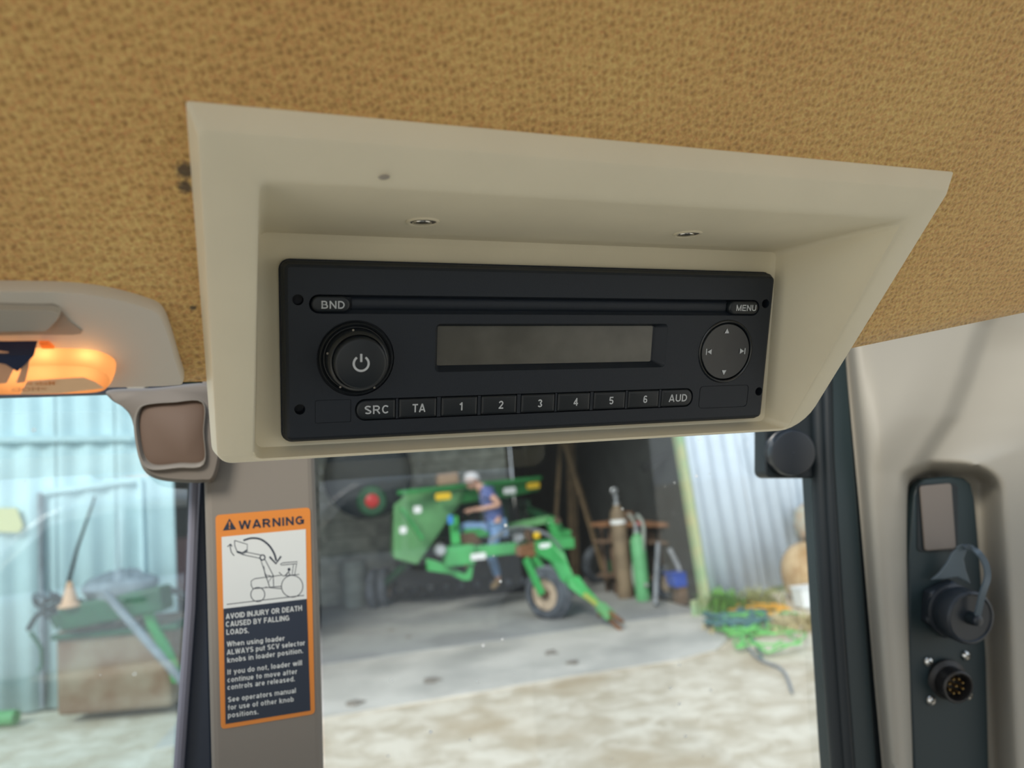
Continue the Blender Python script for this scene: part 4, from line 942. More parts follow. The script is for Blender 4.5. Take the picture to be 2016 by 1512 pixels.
def glyph2(ch, t):
    h = t / 2; x = .73; xu = x - h
    def arc(cx, cy, rx, ry, a0, a1, n=12): return [(cx + rx * math.cos(rad(a0 + (a1 - a0) * i / n)), cy + ry * math.sin(rad(a0 + (a1 - a0) * i / n))) for i in range(n + 1)]
    if ch == ' ': return .24, []
    if ch == '.': return t, [[(h, 0), (h, t)]]
    if ch == ',': return t, [[(h, t), (h, 0), (h * .4, -h * 1.3)]]
    U = {'O': (.78, [arc(.39, .5, .39 - h, .5 - h, 0, 360, 20)]), 'V': (.74, [[(h * .8, 1), (.37, 0)], [(.37, 0), (.74 - h * .8, 1)]]),
         'J': (.56, [[(.56 - h, 1)] + arc(.28, .28, .28 - h, .28 - h, 0, -170)]), 'Y': (.74, [[(h * .7, 1), (.37, .42)], [(.74 - h * .7, 1), (.37, .42)], [(.37, .48), (.37, 0)]]),
         'F': (.62, [[(h, 0), (h, 1)], [(0, 1 - h), (.62, 1 - h)], [(0, .5), (.56, .5)]]), 'L': (.60, [[(h, 0), (h, 1)], [(0, h), (.60, h)]]), 'H': (.74, [[(h, 0), (h, 1)], [(.74 - h, 0), (.74 - h, 1)], [(0, .52), (.74, .52)]])}
    if ch in U: return U[ch]
    if ch.isupper() or ch.isdigit(): return glyph(ch, t)
    w = .60; bowl = arc(w / 2, x / 2, w / 2 - h, x / 2 - h, 0, 360, 18); st = lambda a, b0, b1: [(a, b0), (a, b1)]
    hump = lambda l, r_: [(l, x * .45)] + arc((l + r_) / 2, x - h - (r_ - l) / 2 * .9, (r_ - l) / 2, (r_ - l) / 2 * .9, 180, 0, 10) + [(r_, 0)]
    L = {'a': (w, [arc(w / 2, x * .68, w / 2 - h, x * .32 - h, 160, 0, 8) + [(w - h, 0)], arc(w * .45, x * .28, w * .45 - h, x * .28 - h, 0, 360, 12)]), 'b': (w, [st(h, 0, 1), bowl]), 'c': (.56, [arc(.28, x / 2, .28 - h, x / 2 - h, 45, 315, 14)]), 'd': (w, [st(w - h, 0, 1), bowl]),
         'e': (w, [[(h, x * .46), (w - h, x * .46)], arc(w / 2, x / 2, w / 2 - h, x / 2 - h, 0, 315, 16)]), 'f': (.36, [st(.17, 0, .75), arc(.30, .78, .13, .22 - h, 180, 95, 6), [(0, xu), (.36, xu)]]), 'g': (w, [bowl, [(w - h, x)] + arc(w / 2, 0, w / 2 - h, .22 - h, 0, -160, 10)]),
         'h': (w, [st(h, 0, 1), hump(h, w - h)]), 'i': (t, [st(h, 0, x), st(h, 1 - h * 1.4, 1)]), 'k': (w, [st(h, 0, 1), [(h, x * .35), (w - h, x)], [(w * .35, x * .5), (w - h * .8, 0)]]), 'l': (t, [st(h, 0, 1)]),
         'm': (.92, [st(h, 0, x), hump(h, .46), hump(.46, .92 - h)]), 'n': (w, [st(h, 0, x), hump(h, w - h)]), 'o': (w, [bowl]), 'p': (w, [st(h, -.25, x), bowl]), 'r': (.40, [st(h, 0, x), arc(.38, x * .55, .38 - h, x * .45 - h, 170, 92, 6)]),
         's': (.55, [arc(.275, x * .73, .275 - h, x * .27 - h, 30, 270, 10) + arc(.275, x * .27, .275 - h, x * .27 - h, 90, -150, 10)]), 't': (.36, [st(.17, .1, .92), arc(.30, .14, .13, .14 - h * .6, 180, 270, 5), [(0, xu), (.36, xu)]]),
         'u': (w, [st(w - h, 0, x), [(h, x)] + arc(w / 2, x * .36, w / 2 - h, x * .36 - h, 180, 360, 10)]), 'v': (w, [[(h * .8, x), (w / 2, 0)], [(w / 2, 0), (w - h * .8, x)]]), 'w': (.86, [[(h * .7, x), (.24, 0)], [(.24, 0), (.43, x)], [(.43, x), (.62, 0)], [(.62, 0), (.86 - h * .7, x)]]), 'y': (w, [[(h * .8, x), (w / 2, 0)], [(w - h * .8, x), (w * .3, -.25)]])}
    return L[ch]
def sign(name, txt, o, xv, yv, nrm, m, parent, t=.17, thick=.0001, gap=.13):
    X = 0; st = []
    for ch in txt:
        W, pl = glyph2(ch, t); st += [[(X + x, y) for x, y in p] for p in pl]; X += W + gap
    X -= gap; b = B(); kx = 1 / X
    for p in st:
        w_ = t * yv.length
        flatline(b, [o + xv * (x * kx) + yv * y + nrm * thick for x, y in p], w_, nrm)
    return b.build(name, m, parent)

# ---- radio
rd = thing('car_radio', mm(0, -29, -7), 'black single-slot radio with round knob and display set in the beige housing', 'radio')
def cut(target, cutters):
    dg = bpy.context.evaluated_depsgraph_get
    for i, c_ in enumerate(cutters):
        md = target.modifiers.new('b%d' % i, 'BOOLEAN'); md.operation = 'DIFFERENCE'; md.object = c_; md.solver = 'EXACT'
    g = dg(); g.update(); me = bpy.data.meshes.new_from_object(target.evaluated_get(g))
    target.modifiers.clear(); target.data = me
    for c_ in cutters: bpy.data.objects.remove(c_)
def zprism(pts, z0, z1): return B().loops([[mm(x, y, z0) for x, y in pts], [mm(x, y, z1) for x, y in pts]], True, True)
def zl(pts, z): return [mm(x, y, z) for x, y in pts]
def off_rr(x0, x1, y0, y1, r, d): return rr(x0 - d, x1 + d, y0 - d, y1 + d, max(.2, r + d), 5)
FX = (-94, 94, -29, 29)
fp = B().loops([zl(off_rr(*FX, 2.2, .6), -7), zl(off_rr(*FX, 2.2, .6), -2.6), zl(off_rr(*FX, 2.2, 0), -1.6), zl(off_rr(*FX, 2.2, -.5), -.5), zl(off_rr(*FX, 2.2, -1.4), 0)], True, True).build('fascia', BLK, rd)
cuts = []
def C_(b): o_ = b.build('cut', BLK, rd); cuts.append(o_)
def circ(cx, cy, r, n=40): return [(cx + r * math.cos(2 * math.pi * i / n), cy + r * math.sin(2 * math.pi * i / n)) for i in range(n)]
# disc slot channel, round ended pockets included
C_(B().loops([zl(rr(-86.2, 87.4, 13.0, 19.2, 3.05, 6), 1), zl(rr(-86.2, 87.4, 13.0, 19.2, 3.05, 6), -.6), zl(rr(-85.4, 86.6, 14.6, 18.2, 1.7, 6), -2.4)], True, True))
for x, y in ((-89.6, 17.4), (90.2, 17.8), (91.2, -17.8), (-89.4, -18.2)): C_(zprism(circ(x, y, 1.75, 20), -5, 1))
C_(B().loops([zl(rr(-44.6, 46.4, -6.9, 9.8, 1.8, 5), 1), zl(rr(-44.6, 46.4, -6.9, 9.8, 1.8, 5), -.05), zl(rr(-43.0, 42.4, -4.8, 8.6, .8, 5), -3.2)], True, True))
C_(zprism(circ(-71.3, -1.7, 12.7), -1.2, 1))
C_(zprism(circ(73.4, -1.2, 12.6), -1.4, 1))
C_(zprism(rr(-71.6, 60.0, -22.9, -15.4, 3.4, 6), -1.6, 1))
for x0, x1, y0, y1, r in ((-84.6, -72.9, -23.1, -15.3, .5), (62.9, 86.0, -23.9, -14.8, 1.6)):
    for q in range(1):
        outer = zprism(rr(x0, x1, y0, y1, r, 4), -.35, 1); C_(outer)
cut(fp, cuts)
for p in fp.data.polygons: p.use_smooth = False
B().loops([zl(rr(-84.4, -73.1, -22.9, -15.5, .4, 4), -.4), zl(rr(-84.4, -73.1, -22.9, -15.5, .4, 4), -.04)], True, True).build('blank_panel', BLK, rd)
B().loops([zl(rr(63.15, 85.75, -23.65, -15.05, 1.4, 4), -.4), zl(rr(63.15, 85.75, -23.65, -15.05, 1.4, 4), -.02)], True, True).build('blank_panel', BLK, rd)
# metal cage visible as the back collar
B().loops([zl(off_rr(*FX, 2.4, 1.0), -6.4), zl(off_rr(*FX, 2.4, 1.1), -4.8)], False, True).build('mounting_collar', BLK, rd)
# dust flap of the disc slot
n_ = 14; fl = []
for i in range(n_ + 1):
    a = math.pi * i / n_; y = 16.2 + 2.3 * math.cos(a); z = -2.6 + 1.5 * math.sin(a); fl.append([mm(-72.5, y, z), mm(72.5, y, z)])
B().grid(fl).build('disc_slot_flap', BLK, rd, smooth=True)
XV = mm(1, 0, 0) - mm(0, 0, 0); YV = mm(0, 1, 0) - mm(0, 0, 0); ZV = mm(0, 0, 1) - mm(0, 0, 0); ZN = ZV.normalized()
def rtext(txt, cx, y0, w_, h_, z, par, bold=.012): return sign('lettering', txt, mm(cx - w_ / 2, y0, z), XV * w_, YV * h_, ZN, INK, par, .165, .00006)
def key(x0, x1, y0, y1, r, ztop, txt, cx, ty, tw, th, label):
    b = B(); b.loops([zl(rr(x0, x1, y0, y1, r, 5), -2.5), zl(rr(x0, x1, y0, y1, r, 5), ztop - .5), zl(rr(x0 + .4, x1 - .4, y0 + .4, y1 - .4, [max(.2, q - .4) for q in r], 5), ztop - .1), zl(rr(x0 + .9, x1 - .9, y0 + .9, y1 - .9, [max(.1, q - .9) for q in r], 5), ztop)], True, True)
    k_ = b.build('button', BTN, rd, smooth=True, auto=50); k_['label'] = label
    if txt: rtext(txt, cx, ty, tw, th, ztop, k_)
    return k_
key(-85.6, -73.2, 13.5, 18.7, (2.6, 2.6, 2.6, 2.6), .4, 'BND', -78.7, 14.7, 7.4, 2.5, 'pill button reading BND')
key(73.0, 86.9, 13.5, 18.7, (2.6, 2.6, 2.6, 2.6), .4, 'MENU', 80.9, 14.9, 9.4, 2.4, 'pill button reading MENU')
kb = [(-71.2, -58.0, (3.2, .5, .5, 3.2), 'SRC', 8.4), (-56.8, -43.6, (.5,) * 4, 'TA', 4.5), (-41.9, -28.8, (.5,) * 4, '1', 1.25), (-27.3, -14.0, (.5,) * 4, '2', 1.75), (-12.2, .9, (.5,) * 4, '3', 1.75), (2.1, 15.2, (.5,) * 4, '4', 1.9), (16.8, 30.0, (.5,) * 4, '5', 1.75), (31.3, 44.6, (.5,) * 4, '6', 1.75), (45.9, 59.6, (.5, 3.2, 3.2, .5), 'AUD', 8.2)]
for i, (x0, x1, r, tx, tw) in enumerate(kb):
    cx = (x0 + x1) / 2 + (.6 if len(tx) == 1 else .3)
    key(x0, x1, -22.5, -15.8, r, .3, tx, cx, -20.6, tw, 2.9, 'preset button reading ' + tx)
    if i < len(kb) - 1: B().loops([zl(rr(x1 + .15, kb[i + 1][0] - .15, -22.7, -15.6, .1, 2), -1.6), zl(rr(x1 + .2, kb[i + 1][0] - .2, -22.6, -15.7, .1, 2), -.2)], True, True).build('button_divider', BLK, rd)
# display
B().loops([zl(rr(-43.4, 41.6, -5.2, 8.9, .6, 4), -3.4), zl(rr(-43.2, 41.3, -5.0, 8.7, .6, 4), -2.6)], True, True).build('display', LCD, rd)
# rotary knob
kc = mm(-71.3, -1.7, 0)
kr = B(); kr.lathe(kc, ZN, [(.0122, -.0012), (.0122, .0006), (.0116, .0012), (.0110, .0010), (.0106, .0004), (.0104, .0004), (.0102, .004), (.0098, .0062), (.0088, .0068), (.0086, .006)], 56, cap=False)
kn = kr.build('knob_ring', BLKS, rd, smooth=True, auto=50)
kk = B(); kk.lathe(kc + ZN * .0055, ZN, [(.0085, 0), (.0084, .0040), (.0080, .0046), (.0074, .0048), (.0001, .0047)], 56)
kk.build('knob_cap', BTN, rd, smooth=True, auto=50)
kcap = bpy.data.objects['knob_cap']
for a in (100, 165, 235, 300): 
    p = kc + (XV * math.cos(rad(a)) + YV * math.sin(rad(a))) * 10.2 + ZN * .0055
    B().ball(p, .00035, 8).build('knob_index', GREYPL, rd)
pc = kc + ZN * .0104
R_ = 2.35
arc = [pc + (XV * math.cos(rad(a)) + YV * math.sin(rad(a))) * R_ for a in range(125, 416, 10)]
def flatline(b, pts, w_, nrm):
    pts = [V(p) for p in pts]; A_, Bb = [], []
    for i, p in enumerate(pts):
        d_ = (pts[min(i + 1, len(pts) - 1)] - pts[max(i - 1, 0)]).normalized(); s_ = d_.cross(nrm).normalized() * w_ / 2
        A_.append(p + s_); Bb.append(p - s_)
    return b.grid([A_, Bb])
b = B(); flatline(b, arc, .0007, ZN); flatline(b, [pc + YV * .5, pc + YV * 3.1], .0007, ZN); b.build('power_symbol', INK, kcap)
# four-way pad
dc = mm(73.4, -1.2, 0)
B().lathe(dc, ZN, [(.0124, -.0014), (.0124, .0001), (.0120, .0003), (.0116, .0001), (.0114, -.001)], 56, cap=False).build('pad_ring', BLKS, rd, smooth=True, auto=50)
dp = B(); dp.lathe(dc, ZN, [(.0112, -.0014), (.0112, -.0002), (.0108, .0002), (.0080, -.0001), (.0001, -.0006)], 56); dp = dp.build('four_way_pad', BLKS, rd, smooth=True, auto=50)
def tri(cx, cy, d_, s_=1.05):
    p = mm(cx, cy, .12); u = {'u': YV, 'd': -YV, 'l': -XV, 'r': XV}[d_] * s_; v_ = {'u': XV, 'd': XV, 'l': YV, 'r': YV}[d_] * s_
    b = B(); b.face([b.bm.verts.new(q) for q in (p + u, p - u * .8 + v_, p - u * .8 - v_)]); return b
tri(73.1, 6.9, 'u').build('arrow_print', INK, dp); tri(73.4, -9.5, 'd').build('arrow_print', INK, dp)
b = tri(65.9, -1.2, 'l'); flatline(b, [mm(64.4, -2.4, .12), mm(64.4, 0, .12)], .0004, ZN); b.build('arrow_print', INK, dp)
b = tri(80.9, -1.1, 'r'); flatline(b, [mm(82.4, -2.3, .12), mm(82.4, .1, .12)], .0004, ZN); b.build('arrow_print', INK, dp)

# ---- dome light panel on the headliner at the left
def hull(name, px_pts, offs, m_, parent, smooth=True, n=5, bevel=0, cap0=True):
    """outline given by image points on the headliner plane; offs = [(height mm, shrink)]"""
    base_ = smoothpts([qhit(x, y, offs[0][0]) for x, y in px_pts], n)
    c_ = sum(base_, V((0, 0, 0))) / len(base_); Ls = []
    for h_, s_ in offs: Ls.append([c_ + (p - c_) * s_ + QNW * (h_ - offs[0][0]) / 1000 for p in base_])
    return B().loops(Ls, cap0, True).build(name, m_, parent, smooth=smooth, auto=40)
dl_ = thing('dome_light', qhit(60, 700, -5), 'beige interior light panel with glowing amber lens on the headliner', 'light')
out = [(-260, 546), (-100, 547), (40, 548), (140, 551), (220, 562), (285, 580), (318, 596), (335, 632), (352, 690), (363, 732), (345, 739), (230, 742), (60, 745), (-100, 745), (-260, 745)]
hull('panel', out, [(-6, 1.0), (-4, 1.0), (-1.5, .985), (-.8, .968)], PANELB, dl_)
rc = [(-260, 597), (60, 597), (108, 598), (122, 610), (140, 632), (160, 655), (60, 657), (-260, 657)]
hull('switch_recess', rc, [(-.9, 1.0), (-.4, .995)], GREYPL, dl_, n=3)
rk = [(-260, 599), (60, 600), (105, 601), (121, 611), (108, 630), (94, 641), (60, 642), (-260, 642)]
hull('rocker', rk, [(-.5, 1.0), (1.2, .99), (1.8, .97)], mat('rocker_grey', (.42, .39, .33), .5), dl_, n=3)
ln = [(-260, 683), (-60, 684), (80, 684), (170, 686), (205, 694), (225, 706), (228, 722), (210, 738), (150, 742), (40, 743), (-100, 743), (-260, 742)]
lens = hull('amber_lens', ln, [(-1, 1.0), (2, 1.0), (4.5, .985), (6.2, .95)], AMB, dl_)
B().prism([qhit(-60, 672, 2), qhit(74, 671, 2), qhit(58, 688, 2), qhit(42, 702, 2), qhit(20, 688, 2), qhit(-10, 682, 2), qhit(-60, 680, 2)], QNW * .006).build('lens_clip', mat('navy_plastic', (.012, .022, .06), .4), dl_)
B().prism([qhit(78, 671, 0), qhit(96, 671, 0), qhit(108, 682, 0), qhit(84, 682, 0)], QNW * .001).build('amber_window', AMB, dl_)
mt = qhit(105, 753, 8)
for nm_, pts_, h0, m_ in (('lens_rib', [(43, 703), (60, 697), (57, 722), (50, 750), (32, 752), (41, 728)], 6.3, 'a'), ('lens_web', [(-40, 684), (18, 692), (38, 706), (26, 728), (14, 752), (-40, 756)], 6.3, 'a'), ('lens_lip', [(54, 748), (110, 744), (165, 741), (188, 750), (205, 762), (120, 772), (40, 774)], 6.4, 'b')):
    B().prism([qhit(x, y, h0) for x, y in pts_], QNW * .0006).build(nm_, mat('amber_' + nm_, (.72, .40, .24) if m_ == 'a' else (.95, .62, .36), .3), dl_, bevel=.0002)
text('lettering', '>HOD', qhit(92, 768, 7.2), qhit(24, 770, 7.2) - qhit(92, 768, 7.2), (qhit(92, 761, 7.2) - qhit(92, 768, 7.2)), QNW, mat('amber_relief2', (.70, .36, .17), .4), dl_, .0002, .01)
text('lettering', 'Made in', qhit(108, 757, 7.2), qhit(52, 757, 7.2) - qhit(108, 757, 7.2), (qhit(108, 750, 7.2) - qhit(108, 757, 7.2)), QNW, mat('amber_relief', (.75, .33, .12), .4), dl_, .0002, .01)
ld = bpy.data.lights.new('bulb_light', 'POINT'); ld.energy = .0017; ld.color = (1, .78, .50); ld.shadow_soft_size = .004
for k, px in enumerate((20, 90, 170)):
    lo = bpy.data.objects.new('bulb_light', ld); COL.objects.link(lo); lo.location = qhit(px, 712, 1.5) - WL[dl_.name]; lo.parent = dl_

# ---- left pillar with decal (vertical plane, horizontals 75 degrees right of forward)
PP, PN, PH = vplane(520, 1200, .42, 75)
def ph(px, py, off=0): return hit(px, py, PP + PN * off, PN)
def pprism(pts, t0, t1):
    """image outline on the pillar plane, extruded between two offsets towards the camera"""
    a = [ph(x, y, t1) for x, y in pts]; return B().prism(a, -PN * (t1 - t0))
pil = thing('trim_1', ph(520, 1500), 'beige plastic trim of the cab corner pillar with the warning decal', 'pillar', kind='structure')
pprism([(396, 700), (612, 700), (619, 900), (629, 1200), (637, 1512), (643, 1700), (424, 1700), (415, 1512), (407, 1200), (399, 900)], -.03, 0).build('pillar_cover', PILLAR, pil, bevel=.004, seg=3)
hd_o = smoothpts([(214, 768), (300, 764), (440, 760), (440, 860), (425, 940), (400, 950), (345, 949), (305, 942), (282, 924), (271, 890), (264, 845), (256, 818), (240, 800), (218, 786)], 5)
hd_o = [(p.x, p.y) for p in [V((x[0], x[1], 0)) for x in hd_o]] if not hasattr(hd_o[0], 'x') else [(p[0], p[1]) for p in hd_o]
hc_ = (345, 860)
def sh(pts, k): return [(hc_[0] + (x - hc_[0]) * k, hc_[1] + (y - hc_[1]) * k) for x, y in pts]
B().loops([[ph(x, y, -.02) for x, y in hd_o], [ph(x, y, .004) for x, y in hd_o], [ph(x, y, .009) for x, y in sh(hd_o, .97)], [ph(x, y, .011) for x, y in sh(hd_o, .93)]], True, True).build('pillar_head', mat('pillar_head_plastic', (.15, .125, .10), .6), pil, smooth=True, auto=60)
rc_o = [(p[0], p[1]) for p in smoothpts([(263, 835), (268, 808), (285, 795), (340, 790), (400, 790), (402, 850), (402, 915), (350, 922), (300, 926), (278, 912), (268, 880)], 5)]
rc_c = (335, 858)
def sh2(k, dx=0, dy=0): return [(rc_c[0] + dx + (x - rc_c[0]) * k, rc_c[1] + dy + (y - rc_c[1]) * k) for x, y in rc_o]
B().loops([[ph(x, y, .010) for x, y in sh2(1.0)], [ph(x, y, .0135) for x, y in sh2(.985)], [ph(x, y, .0135) for x, y in sh2(.95, 1, -1)], [ph(x, y, .0112) for x, y in sh2(.92, 4, -4)]], False, False).build('recess_lip', PILLAR, pil, smooth=True, auto=60)
B().loops([[ph(x, y, .0108) for x, y in sh2(.93, 5, -5)], [ph(x, y, .0116) for x, y in sh2(.86, 5, -8)]], True, True).build('recess_pad', PADBR, pil, smooth=True, auto=60)
# header strip under the headliner
o = pprism([(-300, 768), (500, 752), (500, 766), (-300, 791)], -.026, -.02).build('window_header', DBL); struct(o, 'dark seal along the top of the side window', 'seal')
o = pprism([(246, 757), (290, 755), (284, 768), (252, 768)], -.018, -.012).build('header_clip', BEIGE2, bevel=.001); tag(o, 'small pale clip on the dark seal above the pillar', 'clip')
# rubber frame of the side window
vf = B(); vf.prism([ph(392, 930, -.035), ph(404, 930, -.035), ph(412, 1200, -.035), ph(424, 1700, -.035), ph(345, 1700, -.035), ph(368, 1300, -.035), ph(386, 1000, -.035)], -PN * .02)
o = vf.build('window_frame', DBL, bevel=.002); struct(o, 'dark rubber frame at the right edge of the side window', 'frame')
o = B().tube([ph(384, 940, -.03), ph(374, 1200, -.03), ph(352, 1512, -.03), ph(340, 1700, -.03)], .0028, 10).build('trim_3', mat('grey_seal', (.16, .16, .20), .5), smooth=True); struct(o, 'grey glazing bead of the side window', 'seal')

# decal
dcl = thing('warning_decal', ph(520, 1420, .0006), 'orange black and white warning decal on the corner pillar', 'decal')
zc = lambda X, Y: (380 + X / 2.47, 900 + Y / 2.47)
def dprism(pts, off, m_, name, thick=.00015, parent=None):
    a = [ph(*zc(x, y), off) for x, y in pts]; return B().prism(a, PN * thick).build(name, m_, parent or dcl)
def rq(c4, r, k=4):
    """rounded quad in zoomed crop coordinates"""
    out = []; n = len(c4)
    for i in range(n):
        p = V((*c4[i], 0)); a = V((*c4[i - 1], 0)); b = V((*c4[(i + 1) % n], 0))
        pa = p + (a - p).normalized() * r; pb = p + (b - p).normalized() * r
        for j in range(k + 1):
            t_ = j / k; q = pa * (1 - t_) ** 2 + p * 2 * t_ * (1 - t_) + pb * t_ ** 2; out.append((q.x, q.y))
    return out
dprism(rq([(109, 282), (570, 244), (593, 1248), (136, 1323)], 22), .0002, ORG, 'orange_ground')
wp = dprism([(139, 388), (548, 350), (553, 689), (148, 737)], .0004, WHT, 'pictogram_panel')
bp_ = dprism([(148, 737), (553, 689), (571, 1232), (158, 1298)], .0004, DBL, 'text_panel')
tr_ = dprism([(145, 357), (210, 350), (177, 298)], .0004, DBL, 'alert_triangle')
dprism([(174, 315), (182, 314), (180, 336), (176, 337)], .0006, ORG, 'alert_mark', parent=tr_); dprism([(174, 341), (181, 340), (181, 347), (175, 348)], .0006, ORG, 'alert_mark', parent=tr_)
def dtext(txt, a, b, h_, m_, par, off, bold=.018):
    o0 = ph(*zc(*a), off); xv = ph(*zc(*b), off) - o0; yv = ph(*zc(a[0] - h_ * .02, a[1] - h_), off) - o0
    return sign('lettering', txt, o0, xv, yv, PN, m_, par, .165, .00005, .14)
o0 = ph(*zc(222, 352), .0004); sign('lettering', 'WARNING', o0, ph(*zc(541, 326), .0004) - o0, ph(*zc(221, 310), .0004) - o0, PN, DBL, dcl, .225, .00005, .085)
for s_, a, b, h_ in [('AVOID INJURY OR DEATH', (160, 788), (530, 746), 26), ('CAUSED BY FALLING', (160, 826), (468, 794), 26), ('LOADS.', (163, 864), (272, 855), 26),
                 ('When using loader', (165, 922), (446, 892), 25), ('ALWAYS put SCV selector', (165, 962), (545, 914), 25), ('knobs in loader position.', (167, 1000), (535, 952), 25),
                 ('If you do not, loader will', (168, 1058), (530, 1011), 25), ('continue to move after', (168, 1096), (507, 1053), 25), ('controls are released.', (168, 1132), (495, 1089), 25),
                 ('See operators manual', (170, 1192), (500, 1146), 25), ('for use of other knob', (170, 1230), (490, 1188), 25), ('positions.', (170, 1268), (318, 1249), 25)]:
    dtext(s_, a, b, h_, WHT, bp_, .0006, .022)
pic = B()
def ln_(pts, w_=3.6, off=.0006): flatline(pic, [ph(*zc(x, y), off) for x, y in pts], w_ / 2.47 / FPX * .42, PN)
def ring(cx, cy, r, w_=3.8): ln_([(cx + r * math.cos(a * math.pi / 18), cy + r * 1.02 * math.sin(a * math.pi / 18)) for a in range(37)], w_)
ln_([(202, 405), (264, 424), (263, 460), (240, 473), (216, 464), (203, 430), (202, 405)]); ln_([(212, 458), (240, 466), (262, 452)], 7)
ln_([(200, 480), (186, 462), (181, 440), (182, 424)], 4); ln_([(168, 436), (182, 422), (190, 434)], 5)
ln_([(p[0], p[1]) for p in smoothpts([(245, 405), (285, 394), (330, 400), (370, 430), (395, 470), (405, 505)], 5, False)], 9); ln_([(372, 484), (403, 518), (428, 482)], 9)
ln_([(240, 474), (326, 492)]); ln_([(250, 460), (330, 476)]); ring(338, 488, 12, 6)
ln_([(329, 498), (372, 630)]); ln_([(350, 498), (390, 575)]); ln_([(344, 530), (350, 572), (378, 578)]); ln_([(350, 572), (366, 610), (390, 572)])
ln_([(292, 640), (283, 625), (283, 602), (300, 591), (430, 574)]); ln_([(292, 640), (430, 628)]); ln_([(350, 632), (430, 640)]); ln_([(390, 575), (392, 628)])
ln_([(424, 522), (436, 514), (508, 508), (506, 518), (428, 525)]); ln_([(504, 518), (494, 573)], 3); ln_([(489, 519), (482, 570)], 3); ln_([(418, 560), (438, 578), (516, 570)])
ln_([(448, 577), (466, 556), (470, 572)], 6); ring(467, 546, 4, 7); ring(315, 668, 34); ring(482, 628, 52); ln_([(164, 716), (350, 694), (540, 672)])
pic.build('tractor_pictogram', DBL, wp)

# ---- right side: window frame, hinge knob, trim panel, plate, connectors
TP, TN, TH = vplane(1850, 1200, .52, 76)
def th(px, py, off=0): return hit(px, py, TP + TN * off, TN)
def tprism(pts, t0, t1): return B().prism([th(x, y, t1) for x, y in pts], -TN * (t1 - t0))
wf = thing('window_frame_right', th(1690, 1500), 'dark green-black frame at the right edge of the rear window', 'frame', kind='structure')
wf.name = 'window_frame.001'; WL[wf.name] = WL['window_frame_right'] if 'window_frame_right' in WL else wf.location.copy()
tprism([(1628, 640), (1663, 640), (1690, 1000), (1716, 1350), (1728, 1512), (1742, 1720), (1698, 1720), (1680, 1512), (1655, 1150), (1636, 860)], -.05, -.012).build('frame_post', FRAME, wf, bevel=.002)
B().tube([th(1606, 640, -.02), th(1612, 900, -.02), th(1629, 1200, -.02), th(1652, 1512, -.02), th(1668, 1720, -.02)], .0058, 12).build('rubber_seal', RUB, wf, smooth=True)
B().tube([th(1625, 640, -.015), th(1630, 900, -.015), th(1648, 1200, -.015), th(1671, 1512, -.015), th(1687, 1720, -.015)], .0042, 12).build('inner_seal', RUB, wf, smooth=True)
tprism([(1655, 640), (1672, 640), (1700, 1000), (1724, 1350), (1740, 1512), (1754, 1720), (1738, 1720), (1724, 1512), (1708, 1350), (1686, 1000)], -.06, -.018).build('dark_gap', RUB, wf)
# hinge block with round knob
hg = thing('hinge_knob', th(1560, 930), 'black round hinge knob on a block at the top right of the rear window', 'knob')
tprism(rr(1507, 1640, 800, 941, 14, 4), -.035, -.02).build('hinge_block', RUB, hg, bevel=.001)
ka = (CR @ V((.08, 0, 1))).normalized()
k0 = th(1547, 889, -.018)
B().lathe(k0, ka, [(.0155, 0), (.0158, .004), (.0150, .0045), (.0150, .0055), (.0158, .006), (.0158, .011), (.0148, .0125), (.0135, .0128), (.0001, .0128)], 44).build('knob', mat('knob_black', (.012, .016, .022), .32, spec=.7), hg, smooth=True, auto=40)
B().lathe(k0 + ka * .0127, ka, [(.0008, 0), (.0006, .0004), (.0001, .0005)], 10).build('centre_pip', CAPB, hg)

o = tprism([(600, 600), (1660, 600), (1655, 765), (610, 765)], -.045, -.02).build('trim_4', FRAME, bevel=.002); struct(o, 'dark rail along the top of the rear window behind the radio housing', 'trim')
# trim panel heightfield
def lerp_tab(tab, y):
    if y <= tab[0][0]: return tab[0][1]
    for (a, b), (c__, d__) in zip(tab, tab[1:]):
        if y <= c__: return b + (d__ - b) * (y - a) / (c__ - a)
    return tab[-1][1]
def ss(a, b, x):
    t_ = max(0, min(1, (x - a) / (b - a))); return t_ * t_ * (3 - 2 * t_)
edgeL = [(560, 1650), (700, 1664), (1000, 1692), (1350, 1722), (1512, 1737), (1750, 1758)]
crs = [(560, 1985), (640, 1925), (740, 1893), (820, 1862), (870, 1828), (930, 1790), (1000, 1768), (1100, 1760), (1512, 1782), (1750, 1795)]
recL = [(900, 1800), (1512, 1800), (1750, 1815)]; 
def hfield(x, y):
    eL = lerp_tab(edgeL, y); c__ = lerp_tab(crs, y)
    h_ = 0.0
    # rounded leading edge
    h_ -= .016 * (1 - ss(0, 38, x - eL)) ** 2
    # ridge left of the crease, dying out towards the top
    kk_ = ss(620, 900, y)
    h_ += .010 * kk_ * (1 - ss(-110, 10, x - c__)) * ss(10, 60, x - eL)
    q_ = x - c__; h_ -= .011 * ss(-14, 34, q_) * (1 - .8 * ss(40, 60 + 160 * (1 - ss(860, 960, y)), q_)) * ss(540, 700, y)
    h_ -= .002 * ss(-5, 25, x - c__) * kk_
    # pocket round the plate
    rx = 1946 + (y - 940) * .05; top = 928 + max(0, 1830 - x) * .35 + max(0, x - 1885) ** 2 * .004
    pk = ss(-22, 14, y - top) * ss(-16, 8, x - lerp_tab([(900, 1786), (1512, 1802), (1750, 1812)], y)) * (1 - ss(-26, 36, x - rx))
    h_ -= .030 * pk
    return h_
xs = [0, 3, 7, 12, 18, 26, 36] + [48 + 7 * i for i in range(26)] + [230 + 5.5 * i for i in range(16)] + [320 + 15 * i for i in range(14)] + [580, 680, 800, 950, 1120]
ys = [560 + 6 * i for i in range(196)]
rows = []
